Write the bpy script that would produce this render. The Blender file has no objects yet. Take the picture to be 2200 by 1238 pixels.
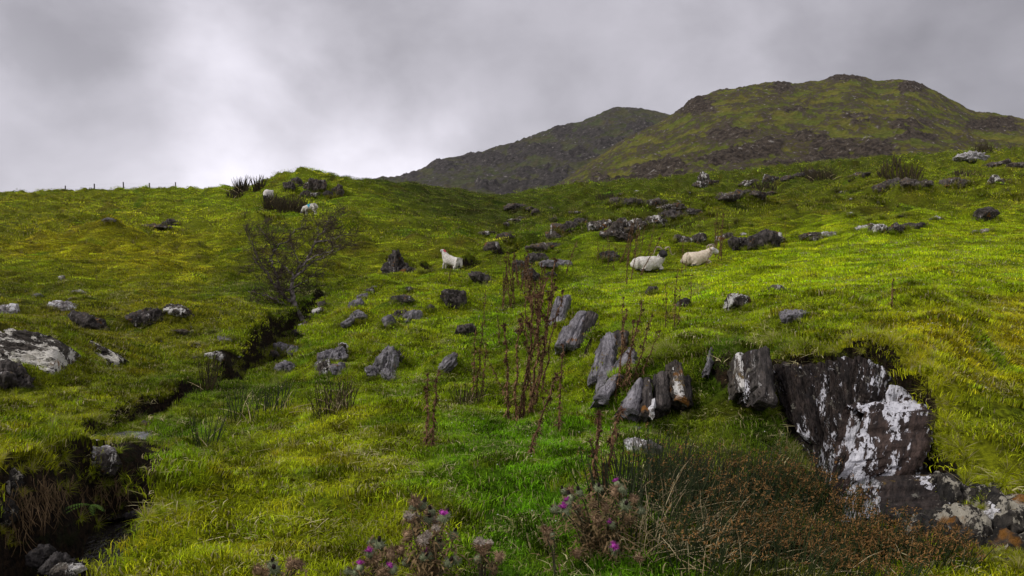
import bpy, math, random
import numpy as np
from mathutils import Vector, Matrix, Euler, Quaternion

R = math.radians
scene = bpy.context.scene
col = scene.collection

# ------------------------------------------------------------------ camera, sky, sun
EYE = 1.6
F = 1662.0                                   # focal length in pixels of the 2200 px wide photograph
cam_d = bpy.data.cameras.new('camera')
cam = bpy.data.objects.new('camera', cam_d)
col.objects.link(cam)
cam.location = (0, 0, EYE)
cam.rotation_euler = (R(90), 0, 0)
cam_d.sensor_width = 36.0
cam_d.lens = 36.0 * F / 2200.0
cam_d.clip_start = 0.05
cam_d.clip_end = 9000
scene.camera = cam

SUN_ELEV, SUN_AZ = 46.0, -112.0                # azimuth from +Y towards +X
sun_d = bpy.data.lights.new('sun', 'SUN')
sun_d.energy = 1.5
sun_d.angle = R(12)
sun_d.color = (1.0, 0.965, 0.92)
sun = bpy.data.objects.new('sun', sun_d)
col.objects.link(sun)
sun.rotation_euler = (R(90 - SUN_ELEV), 0, R(-SUN_AZ + 180))
_sd = Vector((math.sin(R(SUN_AZ)) * math.cos(R(SUN_ELEV)), math.cos(R(SUN_AZ)) * math.cos(R(SUN_ELEV)), math.sin(R(SUN_ELEV))))
sun.rotation_euler = _sd.to_track_quat('Z', 'Y').to_euler()

world = bpy.data.worlds.new('World')
scene.world = world
world.use_nodes = True


def build_sky():
    nt = world.node_tree
    nt.nodes.clear()
    N = nt.nodes.new
    L = nt.links.new
    out = N('ShaderNodeOutputWorld')
    bg = N('ShaderNodeBackground')
    bg.inputs['Strength'].default_value = 1.0
    L(bg.outputs[0], out.inputs[0])
    tc = N('ShaderNodeTexCoord')
    nz = N('ShaderNodeTexNoise')
    nz.inputs['Scale'].default_value = 3.2
    nz.inputs['Detail'].default_value = 7
    nz.inputs['Roughness'].default_value = .52
    L(tc.outputs['Generated'], nz.inputs['Vector'])
    sub = N('ShaderNodeVectorMath'); sub.operation = 'SUBTRACT'; sub.inputs[1].default_value = (.5, .5, .5)
    L(nz.outputs['Color'], sub.inputs[0])
    sc = N('ShaderNodeVectorMath'); sc.operation = 'MULTIPLY'; sc.inputs[1].default_value = (.26, .26, .20)
    L(sub.outputs[0], sc.inputs[0])
    add = N('ShaderNodeVectorMath'); add.operation = 'ADD'
    L(tc.outputs['Generated'], add.inputs[0]); L(sc.outputs[0], add.inputs[1])
    nrm = N('ShaderNodeVectorMath'); nrm.operation = 'NORMALIZE'
    L(add.outputs[0], nrm.inputs[0])
    pts = [(0, 0, 190), (180, 60, 176), (60, 150, 192), (0, 130, 225), (330, 60, 190), (480, 150, 250), (440, 185, 240), (525, 185, 244), (480, 15, 178), (400, 0, 180), (260, 0, 184), (700, 60, 182), (560, 100, 236), (400, 110, 240), (330, 200, 195), (200, 160, 180), (620, 20, 176), (800, 130, 190),
           (950, 40, 184), (1200, 120, 172), (1050, 240, 178), (800, 250, 188), (620, 190, 232), (450, 260, 205), (550, 230, 222), (200, 310, 190), (160, 220, 215), (60, 300, 205), (290, 330, 205),
           (0, 380, 200), (300, 390, 215), (520, 370, 246), (640, 372, 262), (750, 345, 290), (880, 350, 285), (1050, 320, 200), (700, 300, 205), (850, 290, 200), (1000, 300, 192),
           (1350, 190, 182), (1500, 150, 196), (1650, 110, 198), (1500, 30, 178), (1850, 60, 172), (2000, 110, 160),
           (2200, 180, 156), (2100, 20, 158), (1780, 150, 175), (1250, 20, 172), (100, 430, 210), (-300, 200, 195), (2600, 200, 165),
           (1100, -300, 180), (300, -300, 178), (1900, -300, 165)]
    K = 620.0
    accw = accc = None
    for (px, py, g) in pts:
        d = Vector(((px - 1100) / F, 1, (619 - py) / F)).normalized()
        lin = (g / 255.0) ** 2.2 * .76
        dt = N('ShaderNodeVectorMath'); dt.operation = 'DOT_PRODUCT'; dt.inputs[1].default_value = d
        L(nrm.outputs[0], dt.inputs[0])
        m = N('ShaderNodeMath'); m.operation = 'MULTIPLY_ADD'; m.inputs[1].default_value = K; m.inputs[2].default_value = -K
        L(dt.outputs['Value'], m.inputs[0])
        e = N('ShaderNodeMath'); e.operation = 'POWER'; e.inputs[0].default_value = math.e
        L(m.outputs[0], e.inputs[1])
        c = N('ShaderNodeMath'); c.operation = 'MULTIPLY_ADD'; c.inputs[1].default_value = lin
        L(e.outputs[0], c.inputs[0])
        w = N('ShaderNodeMath'); w.operation = 'ADD'
        L(e.outputs[0], w.inputs[0])
        if accw is None:
            c.inputs[2].default_value = 1e-6 * .46
            w.inputs[1].default_value = 1e-6
        else:
            L(accc.outputs[0], c.inputs[2]); L(accw.outputs[0], w.inputs[1])
        accc, accw = c, w
    dv = N('ShaderNodeMath'); dv.operation = 'DIVIDE'
    L(accc.outputs[0], dv.inputs[0]); L(accw.outputs[0], dv.inputs[1])
    # finer wisps
    mp = N('ShaderNodeMapping'); mp.inputs['Scale'].default_value = (3.0, 3.0, 4.2)
    L(tc.outputs['Generated'], mp.inputs['Vector'])
    n2 = N('ShaderNodeTexNoise'); n2.inputs['Scale'].default_value = 1.5; n2.inputs['Detail'].default_value = 6; n2.inputs['Roughness'].default_value = .55
    n2.inputs['Distortion'].default_value = .15
    L(mp.outputs[0], n2.inputs['Vector'])
    mr = N('ShaderNodeMapRange'); mr.inputs['From Min'].default_value = .3; mr.inputs['From Max'].default_value = .7
    mr.inputs['To Min'].default_value = .76; mr.inputs['To Max'].default_value = 1.26
    L(n2.outputs['Fac'], mr.inputs['Value'])
    mu = N('ShaderNodeMath'); mu.operation = 'MULTIPLY'
    L(dv.outputs[0], mu.inputs[0]); L(mr.outputs[0], mu.inputs[1])
    tint = N('ShaderNodeVectorMath'); tint.operation = 'SCALE'; tint.inputs[0].default_value = (1.0, .962, 1.06)
    L(mu.outputs[0], tint.inputs['Scale'])
    # the blue sky above the overcast contributes a little
    sky = N('ShaderNodeTexSky'); sky.sky_type = 'NISHITA'; sky.sun_disc = False
    sky.sun_elevation = R(SUN_ELEV); sky.sun_rotation = R(SUN_AZ)
    s2 = N('ShaderNodeVectorMath'); s2.operation = 'SCALE'; s2.inputs['Scale'].default_value = .05
    L(sky.outputs[0], s2.inputs[0])
    mix = N('ShaderNodeMix'); mix.data_type = 'RGBA'; mix.inputs['Factor'].default_value = .93
    L(s2.outputs[0], mix.inputs['A']); L(tint.outputs[0], mix.inputs['B'])
    L(mix.outputs['Result'], bg.inputs['Color'])


build_sky()
world.cycles.sampling_method = 'MANUAL'
world.cycles.sample_map_resolution = 512
scene.view_settings.view_transform = 'Standard'
scene.view_settings.look = 'None'
scene.view_settings.exposure = 0.48
scene.view_settings.gamma = 1.0
scene.view_settings.use_curve_mapping = False
scene.render.engine = 'CYCLES'
scene.cycles.max_bounces = 5
scene.cycles.diffuse_bounces = 3
scene.cycles.transparent_max_bounces = 6
scene.cycles.use_denoising = True

# ------------------------------------------------------------------ noise
rng = np.random.default_rng(7)
_P = rng.permutation(512).astype(np.int64)


def _h2(ix, iy, s):
    return _P[(ix + _P[(iy + _P[s % 512]) & 511]) & 511]


def perlin2(x, y, s=0):
    x = np.asarray(x, float); y = np.asarray(y, float)
    ix = np.floor(x).astype(np.int64); iy = np.floor(y).astype(np.int64)
    fx = x - ix; fy = y - iy
    u = fx * fx * fx * (fx * (fx * 6 - 15) + 10); v = fy * fy * fy * (fy * (fy * 6 - 15) + 10)

    def g(ax, ay):
        a = _h2(ix + ax, iy + ay, s) * (2 * np.pi / 512)
        return np.cos(a) * (fx - ax) + np.sin(a) * (fy - ay)
    n00, n10, n01, n11 = g(0, 0), g(1, 0), g(0, 1), g(1, 1)
    a = n00 + u * (n10 - n00); b = n01 + u * (n11 - n01)
    return (a + v * (b - a)) * 1.5


def fbm2(x, y, o=4, s=0, gain=.5, ridged=False):
    t = 0; a = 1; n = 0
    for i in range(o):
        p = perlin2(x * 2 ** i + 17.3 * i, y * 2 ** i - 9.1 * i, s + i)
        if ridged:
            p = 1 - 2 * np.abs(p)
        t = t + a * p; n += a; a *= gain
    return t / n


def perlin3(p, s=0):
    i0 = np.floor(p).astype(np.int64); f = p - i0
    w = f * f * f * (f * (f * 6 - 15) + 10)
    tot = 0
    for a in (0, 1):
        for b in (0, 1):
            for c in (0, 1):
                h = _P[(i0[:, 2] + c + _h2(i0[:, 0] + a, i0[:, 1] + b, s)) & 511]
                th = h * 0.0245436926 * 1.0; ph = ((h * 73) & 511) / 511.0 * 2 - 1
                sq = np.sqrt(np.maximum(0, 1 - ph * ph))
                g = np.cos(th) * sq * (f[:, 0] - a) + np.sin(th) * sq * (f[:, 1] - b) + ph * (f[:, 2] - c)
                ww = (w[:, 0] if a else 1 - w[:, 0]) * (w[:, 1] if b else 1 - w[:, 1]) * (w[:, 2] if c else 1 - w[:, 2])
                tot = tot + g * ww
    return tot * 1.5


def fbm3(p, o=4, s=0, gain=.5, ridged=False):
    t = 0; a = 1; n = 0
    for i in range(o):
        q = perlin3(p * 2 ** i + 11.7 * i, s + i)
        if ridged:
            q = 1 - 2 * np.abs(q)
        t = t + a * q; n += a; a *= gain
    return t / n


def smooth(a, b, x):
    t = np.clip((x - a) / (b - a), 0, 1)
    return t * t * (3 - 2 * t)


def pchip(xk, yk, x):
    """monotone cubic; xk (n,), yk (n,) or (n,m); x (k,)"""
    xk = np.asarray(xk, float); yk = np.asarray(yk, float)
    one = yk.ndim == 1
    if one:
        yk = yk[:, None]
    h = np.diff(xk)[:, None]; d = np.diff(yk, axis=0) / h
    m = np.zeros_like(yk)
    same = d[1:] * d[:-1] > 0
    w1 = 2 * h[1:] + h[:-1]; w2 = h[1:] + 2 * h[:-1]
    with np.errstate(all='ignore'):
        hm = (w1 + w2) / (w1 / d[:-1] + w2 / d[1:])
    m[1:-1] = np.where(same, hm, 0)
    m[0] = d[0]; m[-1] = d[-1]
    x = np.clip(x, xk[0], xk[-1])
    i = np.clip(np.searchsorted(xk, x, side='right') - 1, 0, len(xk) - 2)
    t = ((x - xk[i]) / h[i, 0])[:, None]; hh = h[i]
    r = (2 * t ** 3 - 3 * t ** 2 + 1) * yk[i] + (t ** 3 - 2 * t ** 2 + t) * hh * m[i] + (-2 * t ** 3 + 3 * t ** 2) * yk[i + 1] + (t ** 3 - t ** 2) * hh * m[i + 1]
    return r[:, 0] if one else r


def cubic_u(uk, V, u):
    return pchip(uk, V, u)


# ------------------------------------------------------------------ object helpers
def tag(o, label=None, cat=None, group=None, kind=None):
    if label: o['label'] = label
    if cat: o['category'] = cat
    if group: o['group'] = group
    if kind: o['kind'] = kind
    return o


def mesh_from(name, V, Fc, mats=(), smooth_sh=True, parent=None, loc=None, link=True, midx=None):
    me = bpy.data.meshes.new(name)
    V = np.asarray(V, np.float32)
    if isinstance(Fc, np.ndarray):
        k = Fc.shape[1]; nf = len(Fc)
        me.vertices.add(len(V)); me.vertices.foreach_set('co', V.ravel())
        me.loops.add(nf * k); me.loops.foreach_set('vertex_index', Fc.astype(np.int32).ravel())
        me.polygons.add(nf); me.polygons.foreach_set('loop_start', np.arange(0, nf * k, k, dtype=np.int32))
        me.update(calc_edges=True)
    else:
        me.from_pydata([tuple(v) for v in V.tolist()], [], Fc)
    if smooth_sh:
        me.polygons.foreach_set('use_smooth', np.ones(len(me.polygons), bool))
    if midx is not None:
        me.polygons.foreach_set('material_index', np.asarray(midx, np.int32))
    for m in (mats if isinstance(mats, (list, tuple)) else [mats]):
        me.materials.append(m)
    me.update()
    o = bpy.data.objects.new(name, me)
    if link:
        col.objects.link(o)
    if parent: o.parent = parent
    if loc is not None: o.location = loc
    return o


def empty(name, loc=(0, 0, 0), rot=(0, 0, 0)):
    o = bpy.data.objects.new(name, None)
    o.empty_display_size = .2
    o.location = loc; o.rotation_euler = rot
    col.objects.link(o)
    return o


def srgb(r, g, b):
    f = lambda c: (c / 255 / 12.92) if c <= 10 else ((c / 255 + .055) / 1.055) ** 2.4
    return (f(r), f(g), f(b))


def set_attr(me, name, arr, typ='FLOAT'):
    a = me.attributes.new(name, typ, 'POINT')
    arr = np.asarray(arr, np.float32)
    if typ == 'FLOAT': a.data.foreach_set('value', arr.ravel())
    elif typ == 'FLOAT_VECTOR': a.data.foreach_set('vector', arr.ravel())
    elif typ == 'FLOAT_COLOR':
        if arr.shape[1] == 3: arr = np.hstack([arr, np.ones((len(arr), 1), np.float32)])
        a.data.foreach_set('color', arr.ravel())
    elif typ == 'INT': a.data.foreach_set('value', arr.astype(np.int32).ravel())


class NB:
    """small node builder"""
    def __init__(s, name):
        s.m = bpy.data.materials.new(name); s.m.use_nodes = True
        s.nt = s.m.node_tree; s.nt.nodes.clear()
        s.out = s.nt.nodes.new('ShaderNodeOutputMaterial')

    def n(s, t, **k):
        nd = s.nt.nodes.new(t)
        for a, b in k.items(): setattr(nd, a, b)
        return nd

    def l(s, a, b): s.nt.links.new(a, b)

    def noise(s, vec, scale, detail=4, rough=.55, dist=0.0, mapping=None):
        if mapping is not None:
            mp = s.n('ShaderNodeMapping'); mp.inputs['Scale'].default_value = mapping
            s.l(vec, mp.inputs['Vector']); vec = mp.outputs[0]
        nz = s.n('ShaderNodeTexNoise'); nz.inputs['Scale'].default_value = scale
        nz.inputs['Detail'].default_value = detail; nz.inputs['Roughness'].default_value = rough; nz.inputs['Distortion'].default_value = dist
        s.l(vec, nz.inputs['Vector'])
        return nz.outputs['Fac']

    def ramp(s, fac, a, b, c=0.0, d=1.0):
        m = s.n('ShaderNodeMapRange'); m.interpolation_type = 'SMOOTHSTEP'
        m.inputs['From Min'].default_value = a; m.inputs['From Max'].default_value = b
        m.inputs['To Min'].default_value = c; m.inputs['To Max'].default_value = d
        s.l(fac, m.inputs['Value']); return m.outputs[0]

    def math(s, op, a, b=None, clamp=False):
        m = s.n('ShaderNodeMath', operation=op, use_clamp=clamp)
        for i, v in enumerate((a, b)):
            if v is None: continue
            if isinstance(v, (int, float)): m.inputs[i].default_value = v
            else: s.l(v, m.inputs[i])
        return m.outputs[0]

    def mix(s, fac, a, b, blend='MIX'):
        m = s.n('ShaderNodeMix', data_type='RGBA', blend_type=blend)
        for k, v in (('Factor', fac), ('A', a), ('B', b)):
            if isinstance(v, (int, float)): m.inputs[k].default_value = v
            elif isinstance(v, (tuple, list)): m.inputs[k].default_value = (*v[:3], 1)
            else: s.l(v, m.inputs[k])
        return m.outputs['Result']

    def scale(s, c, f):
        m = s.n('ShaderNodeVectorMath', operation='SCALE')
        if isinstance(c, (tuple, list)): m.inputs[0].default_value = c[:3]
        else: s.l(c, m.inputs[0])
        if isinstance(f, (int, float)): m.inputs['Scale'].default_value = f
        else: s.l(f, m.inputs['Scale'])
        return m.outputs[0]

    def bump(s, h, strength, dist):
        b = s.n('ShaderNodeBump'); b.inputs['Strength'].default_value = strength; b.inputs['Distance'].default_value = dist
        s.l(h, b.inputs['Height']); return b.outputs[0]

    def principled(s, colr, rough=.8, spec=.3, normal=None, sub=None):
        p = s.n('ShaderNodeBsdfPrincipled')
        if isinstance(colr, (tuple, list)): p.inputs['Base Color'].default_value = (*colr[:3], 1)
        else: s.l(colr, p.inputs['Base Color'])
        if isinstance(rough, (int, float)): p.inputs['Roughness'].default_value = rough
        else: s.l(rough, p.inputs['Roughness'])
        p.inputs['Specular IOR Level'].default_value = spec
        if normal is not None: s.l(normal, p.inputs['Normal'])
        s.l(p.outputs[0], s.out.inputs['Surface'])
        return p

# ------------------------------------------------------------------ the ground, laid out by what can be seen along each bearing
# each column: a bearing (photo x) and the pairs distance -> photo y of the ground there
COLS = {
    -600: [(1.2, 2300), (2.5, 1640), (3.5, 1330), (4.3, 1120), (5, 1000), (6, 955), (7.5, 905), (9, 860), (12, 790), (16, 710), (20, 655), (28, 590), (45, 525), (70, 465), (95, 432), (110, 430), (130, 445), (200, 520), (330, 560)],
    0: [(1.2, 2600), (2.5, 1700), (3.5, 1390), (4.3, 1150), (5, 1010), (6, 965), (7.5, 918), (9, 870), (12, 800), (16, 720), (20, 665), (28, 590), (45, 515), (70, 455), (100, 426), (112, 427), (130, 440), (200, 520), (330, 560)],
    200: [(1.2, 2650), (2.5, 1700), (3.5, 1360), (4.3, 1215), (5, 1110), (5.6, 1020), (6.5, 975), (8, 925), (10, 862), (13, 790), (16, 730), (20, 668), (28, 590), (45, 512), (70, 452), (100, 421), (112, 422), (130, 440), (200, 520), (330, 560)],
    400: [(1.2, 2700), (2.5, 1640), (3.5, 1345), (4.5, 1178), (5.5, 1085), (6.5, 1015), (8, 945), (10, 880), (12, 830), (14, 785), (17, 715), (20, 665), (28, 590), (45, 512), (70, 450), (100, 418), (112, 420), (130, 440), (200, 520), (330, 560)],
    530: [(1.2, 2700), (2.5, 1640), (3.5, 1335), (4.5, 1172), (5.5, 1078), (6.5, 1005), (9, 905), (11, 858), (13, 810), (15.5, 750), (18, 695), (21, 650), (28, 588), (45, 508), (65, 450), (85, 415), (100, 416), (130, 445), (200, 510), (330, 560)],
    600: [(1.2, 2700), (2.5, 1640), (3.5, 1330), (4.5, 1170), (5.5, 1070), (6.5, 1000), (9, 893), (11, 850), (13, 800), (16, 745), (19, 690), (23, 635), (30, 570), (45, 500), (60, 452), (70, 405), (76, 395), (85, 405), (110, 440), (200, 510), (330, 560)],
    680: [(1.2, 2700), (2.5, 1640), (3.5, 1328), (4.5, 1168), (5.5, 1069), (6.5, 998), (9, 893), (11, 845), (13, 790), (16, 728), (19, 680), (22, 648), (25, 625), (30, 590), (45, 505), (60, 450), (72, 396), (77, 388), (86, 400), (110, 440), (200, 510), (330, 560)],
    750: [(1.2, 2700), (2.5, 1640), (3.5, 1325), (4.5, 1165), (5.5, 1068), (7, 975), (9, 893), (11, 840), (13, 785), (17, 698), (20, 655), (23, 622), (25, 616), (27, 626), (30, 612), (35, 580), (45, 520), (60, 452), (75, 402), (85, 393), (95, 402), (120, 440), (200, 500), (330, 560)],
    900: [(1.2, 2700), (2.5, 1640), (3.5, 1320), (4.5, 1160), (6, 1025), (8, 905), (10, 848), (14, 748), (19, 676), (24, 620), (27, 601), (29, 612), (31, 608), (34, 588), (45, 530), (60, 478), (80, 432), (100, 405), (112, 410), (130, 430), (200, 470), (330, 540)],
    1000: [(1.2, 2700), (2.5, 1640), (3.5, 1315), (4.3, 1190), (5.5, 1060), (7.2, 950), (9.5, 855), (13, 760), (18, 676), (23, 618), (26, 600), (28.5, 606), (31, 602), (36, 576), (48, 535), (65, 492), (90, 448), (115, 427), (128, 430), (150, 445), (220, 480), (330, 540)],
    1100: [(1.2, 2700), (2.5, 1640), (3.5, 1310), (4, 1235), (5, 1110), (6.3, 995), (8.5, 900), (11.5, 800), (16, 700), (20, 650), (24, 612), (27, 603), (30, 596), (40, 560), (60, 508), (85, 466), (120, 440), (150, 436), (180, 445), (260, 490), (330, 520)],
    1300: [(1.2, 2700), (2.5, 1640), (3.3, 1350), (4, 1232), (5, 1105), (6.2, 1000), (7.5, 925), (8.8, 850), (9.6, 800), (10.5, 750), (13, 700), (17, 650), (22, 610), (28, 570), (38, 530), (50, 505), (65, 480), (90, 452), (120, 432), (170, 418), (230, 425), (330, 480)],
    1450: [(1.2, 2700), (2.5, 1640), (3.3, 1350), (4, 1232), (5, 1105), (6.2, 1000), (7.3, 900), (8, 795), (9, 745), (11, 705), (15, 655), (20, 612), (25, 582), (32, 545), (42, 515), (60, 482), (85, 452), (120, 428), (170, 408), (230, 398), (260, 402), (330, 450)],
    1600: [(1.2, 2700), (2.5, 1640), (3.3, 1350), (4, 1232), (5, 1105), (6.3, 960), (7.3, 850), (8, 760), (8.6, 725), (11, 680), (15, 630), (20, 590), (26, 556), (32, 530), (42, 503), (60, 472), (85, 443), (120, 418), (170, 396), (230, 385), (265, 388), (330, 430)],
    1700: [(1.2, 2700), (2.5, 1640), (3.3, 1350), (4, 1238), (5, 1120), (6.0, 1012), (6.7, 880), (7.1, 775), (8, 725), (11, 670), (15, 618), (20, 575), (26, 543), (32, 517), (42, 492), (60, 464), (85, 437), (120, 410), (170, 386), (230, 375), (270, 378), (340, 430)],
    1850: [(1.2, 2700), (2.5, 1640), (3.3, 1350), (4, 1245), (4.9, 1150), (5.5, 1075), (6.2, 785), (7.5, 720), (10, 665), (14, 610), (19, 562), (26, 520), (34, 492), (45, 470), (65, 445), (90, 420), (130, 390), (190, 366), (240, 358), (280, 362), (350, 430)],
    2000: [(1.2, 2700), (2.5, 1640), (3.3, 1350), (3.8, 1260), (4.6, 1165), (5.0, 1080), (5.5, 880), (6, 800), (8, 705), (11, 640), (15, 585), (20, 545), (26, 508), (34, 482), (45, 461), (65, 438), (90, 412), (130, 382), (190, 357), (230, 349), (280, 352), (350, 420)],
    2200: [(1.2, 2650), (2.5, 1600), (3.5, 1300), (4.2, 1190), (4.7, 1050), (5.2, 960), (6, 880), (7.5, 790), (10, 700), (14, 610), (20, 545), (26, 500), (34, 470), (45, 450), (65, 428), (90, 400), (130, 368), (180, 345), (220, 338), (270, 345), (350, 410)],
    2800: [(1.2, 2500), (2.5, 1500), (3.5, 1200), (4.2, 1080), (4.7, 980), (5.2, 920), (6, 850), (7.5, 770), (10, 690), (14, 605), (20, 540), (26, 495), (34, 465), (45, 445), (65, 420), (90, 392), (130, 360), (180, 337), (220, 330), (270, 340), (350, 400)],
}


class Surf:
    def __init__(s, U, Y, Z):
        s.U, s.Y, s.Z = U, Y, Z                     # Z (ny, nu) world height
        s.lY = np.log(Y)

    def hit(s, px, py, ymin=0, ymax=1e9):
        u = (px - 1100) / F
        i = int(np.clip(np.searchsorted(s.U, u), 1, len(s.U) - 1))
        t = (u - s.U[i - 1]) / (s.U[i] - s.U[i - 1])
        z = s.Z[:, i - 1] * (1 - t) + s.Z[:, i] * t
        p = 619 - F * (z - EYE) / s.Y
        ok = (s.Y >= ymin) & (s.Y <= ymax)
        j = np.nonzero(ok & (p <= py))[0]
        if len(j) == 0:
            jj = np.nonzero(ok)[0]
            k = jj[np.argmin(p[jj])]; y = s.Y[k]
            return Vector((u * y, y, z[k]))
        k = max(j[0], 1)
        a, b = p[k - 1], p[k]
        tt = float(np.clip((a - py) / (a - b + 1e-9), 0, 1)) if ok[k - 1] else 1.0
        y = s.Y[k - 1] * (1 - tt) + s.Y[k] * tt
        return Vector((u * y, y, z[k - 1] * (1 - tt) + z[k] * tt))

    def sample(s, X, Y):
        X = np.atleast_1d(X); Y = np.atleast_1d(Y)
        u = X / Y
        i = np.clip(np.searchsorted(s.U, u), 1, len(s.U) - 1); tu = np.clip((u - s.U[i - 1]) / (s.U[i] - s.U[i - 1]), 0, 1)
        j = np.clip(np.searchsorted(s.Y, Y), 1, len(s.Y) - 1); ty = np.clip((Y - s.Y[j - 1]) / (s.Y[j] - s.Y[j - 1]), 0, 1)
        Z = s.Z
        return ((Z[j - 1, i - 1] * (1 - tu) + Z[j - 1, i] * tu) * (1 - ty) + (Z[j, i - 1] * (1 - tu) + Z[j, i] * tu) * ty)

    def gridval(s, G, X, Y):
        u = X / Y
        i = np.clip(np.searchsorted(s.U, u), 0, len(s.U) - 1)
        j = np.clip(np.searchsorted(s.Y, Y), 0, len(s.Y) - 1)
        return G[j, i]


def blur_u(V, n):
    if n < 1: return V
    k = np.exp(-.5 * (np.arange(-3 * n, 3 * n + 1) / n) ** 2); k /= k.sum()
    P = np.pad(V, ((0, 0), (3 * n, 3 * n)), mode='edge')
    return sum(w * P[:, i:i + V.shape[1]] for i, w in enumerate(k))


uc = np.linspace(-.74, .74, 780)
ul = np.linspace(-1.35, -.745, 50); ur = np.linspace(.745, 1.35, 50)
GU = np.concatenate([ul, uc, ur])
GY = np.exp(np.linspace(math.log(1.2), math.log(330), 620))
pxs = sorted(COLS)
LY = np.log(GY)
Vc = np.stack([pchip(np.log([a for a, b in COLS[p]]), [(619 - b) / F for a, b in COLS[p]], LY) for p in pxs])   # (ncol, ny)
Vg = pchip([(p - 1100) / F for p in pxs], Vc, GU).T             # (ny, nu)
far = smooth(math.log(9), math.log(14), LY)[:, None]
Vg = blur_u(Vg, 5) * (1 - far) + blur_u(Vg, 16) * far
GX = GU[None, :] * GY[:, None]
GYY = np.repeat(GY[:, None], len(GU), 1)
GZ = EYE + Vg * GYY
PX = 1100 + F * GX / GYY
PY0 = 619 - F * (GZ - EYE) / GYY

# hummocks; rougher on the far right shelf and beyond the little valley
rough = smooth(1000, 1250, PX) * smooth(30, 50, GYY)
rough = np.maximum(rough, smooth(420, 0, PX) * smooth(9, 13, GYY) * smooth(26, 19, GYY) * .35)
rough = np.maximum(rough, .35 * smooth(780, 1000, PX) * smooth(45, 60, GYY))
pasture = smooth(1150, 1350, PX) * smooth(9, 12, GYY) * smooth(34, 26, GYY)
amp = .035 + .0045 * np.minimum(GYY, 110)
N1 = fbm2(GX / 5.5, GYY / 5.5, 3, 3)
N2 = fbm2(GX / 1.3, GYY / 1.3, 3, 11)
N3 = fbm2(GX / .32, GYY / .32, 2, 21)
nearf = smooth(3, 6, GYY)
GZ = GZ + (N1 * amp * 1.6 * nearf + N2 * (.05 + .0016 * np.minimum(GYY, 80)) + N3 * .018) * (1 - .45 * pasture)
RG = fbm2(GX / 11, GYY / 7.5, 4, 31, ridged=True)
RG2 = fbm2(GX / 3.6, GYY / 2.4, 3, 41, ridged=True)
GZ = GZ + rough * ((RG - .2) * .024 * np.minimum(GYY, 140) + (RG2 - .2) * .0062 * np.minimum(GYY, 140))
HUM = 1.5 * np.abs(perlin2(GX / 1.5 + 3, GYY / 1.5, 51)) + .5 * np.abs(perlin2(GX / .7, GYY / .7 + 5, 52)) * smooth(26, 14, GYY)
HUM2 = np.abs(perlin2(GX / 4.2 + 3, GYY / 3.4, 53))
GZ = GZ + (HUM * (.15 + .17 * smooth(8, 25, GYY)) + HUM2 * .8 * smooth(18, 45, GYY)) * (1 - .6 * pasture) * smooth(2.5, 5, GYY) * (1 - .55 * smooth(700, 900, PX) * smooth(1250, 1100, PX) * smooth(12, 8, GYY))
# tussocky edge of the left hill's crest and knoll
GZ = GZ + smooth(60, 80, GYY) * smooth(900, 800, PX) * fbm2(GX / 1.6, GYY / 1.6, 2, 61) * .35


def w3(px, Y, zr):
    return ((px - 1100) / F * Y, Y, EYE + zr)


# the stream bed, from the bottom left corner up the little valley
STREAM = [(-40, 3.3, -2.12, .20), (60, 3.9, -2.06, .22), (180, 4.8, -2.0, .24), (300, 6.0, -1.88, .26), (380, 6.4, -1.85, .24), (330, 6.55, -1.82, .26), (275, 6.95, -1.76, .34), (262, 7.45, -1.64, .34), (240, 8.4, -1.63, .36),
          (330, 9.5, -1.625, .2), (430, 11.2, -1.66, .14), (540, 13.2, -1.95, .50), (590, 15.6, -1.75, .42), (640, 19.2, -1.15, .30), (690, 22, -.66, .25), (760, 26, -.4, .3), (900, 31, -.1, .3), (1050, 36, .5, .35), (1130, 42, 1.1, .4)]
SP = [w3(a, b, c) + (d,) for a, b, c, d in STREAM]


def dist_path(P, X, Y):
    best = np.full(X.shape, 1e9); zf = np.zeros(X.shape); wf = np.zeros(X.shape)
    for a, b in zip(P[:-1], P[1:]):
        dx, dy = b[0] - a[0], b[1] - a[1]
        t = np.clip(((X - a[0]) * dx + (Y - a[1]) * dy) / (dx * dx + dy * dy), 0, 1)
        d = np.hypot(X - a[0] - t * dx, Y - a[1] - t * dy)
        m = d < best
        best = np.where(m, d, best); zf = np.where(m, a[2] + t * (b[2] - a[2]), zf); wf = np.where(m, a[3] + t * (b[3] - a[3]), wf)
    return best, zf, wf


SD, SZ, SW = dist_path(SP, GX, GYY)
wob = fbm2(GX / .8, GYY / .8, 3, 71) * .22 + fbm2(GX / .22, GYY / .22, 2, 77) * .05
wall = SZ + np.maximum(0, SD - SW + wob * .6) * 3.2 + N3 * .03
soften = smooth(14, 24, GYY)
wall = wall + 0 * soften
CARVE = np.clip((GZ - wall) / .12, 0, 1)
GZ0 = GZ.copy()
GZ = np.where(GZ > wall, wall, GZ)
SOIL = smooth(.02, .16, GZ0 - GZ)

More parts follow.
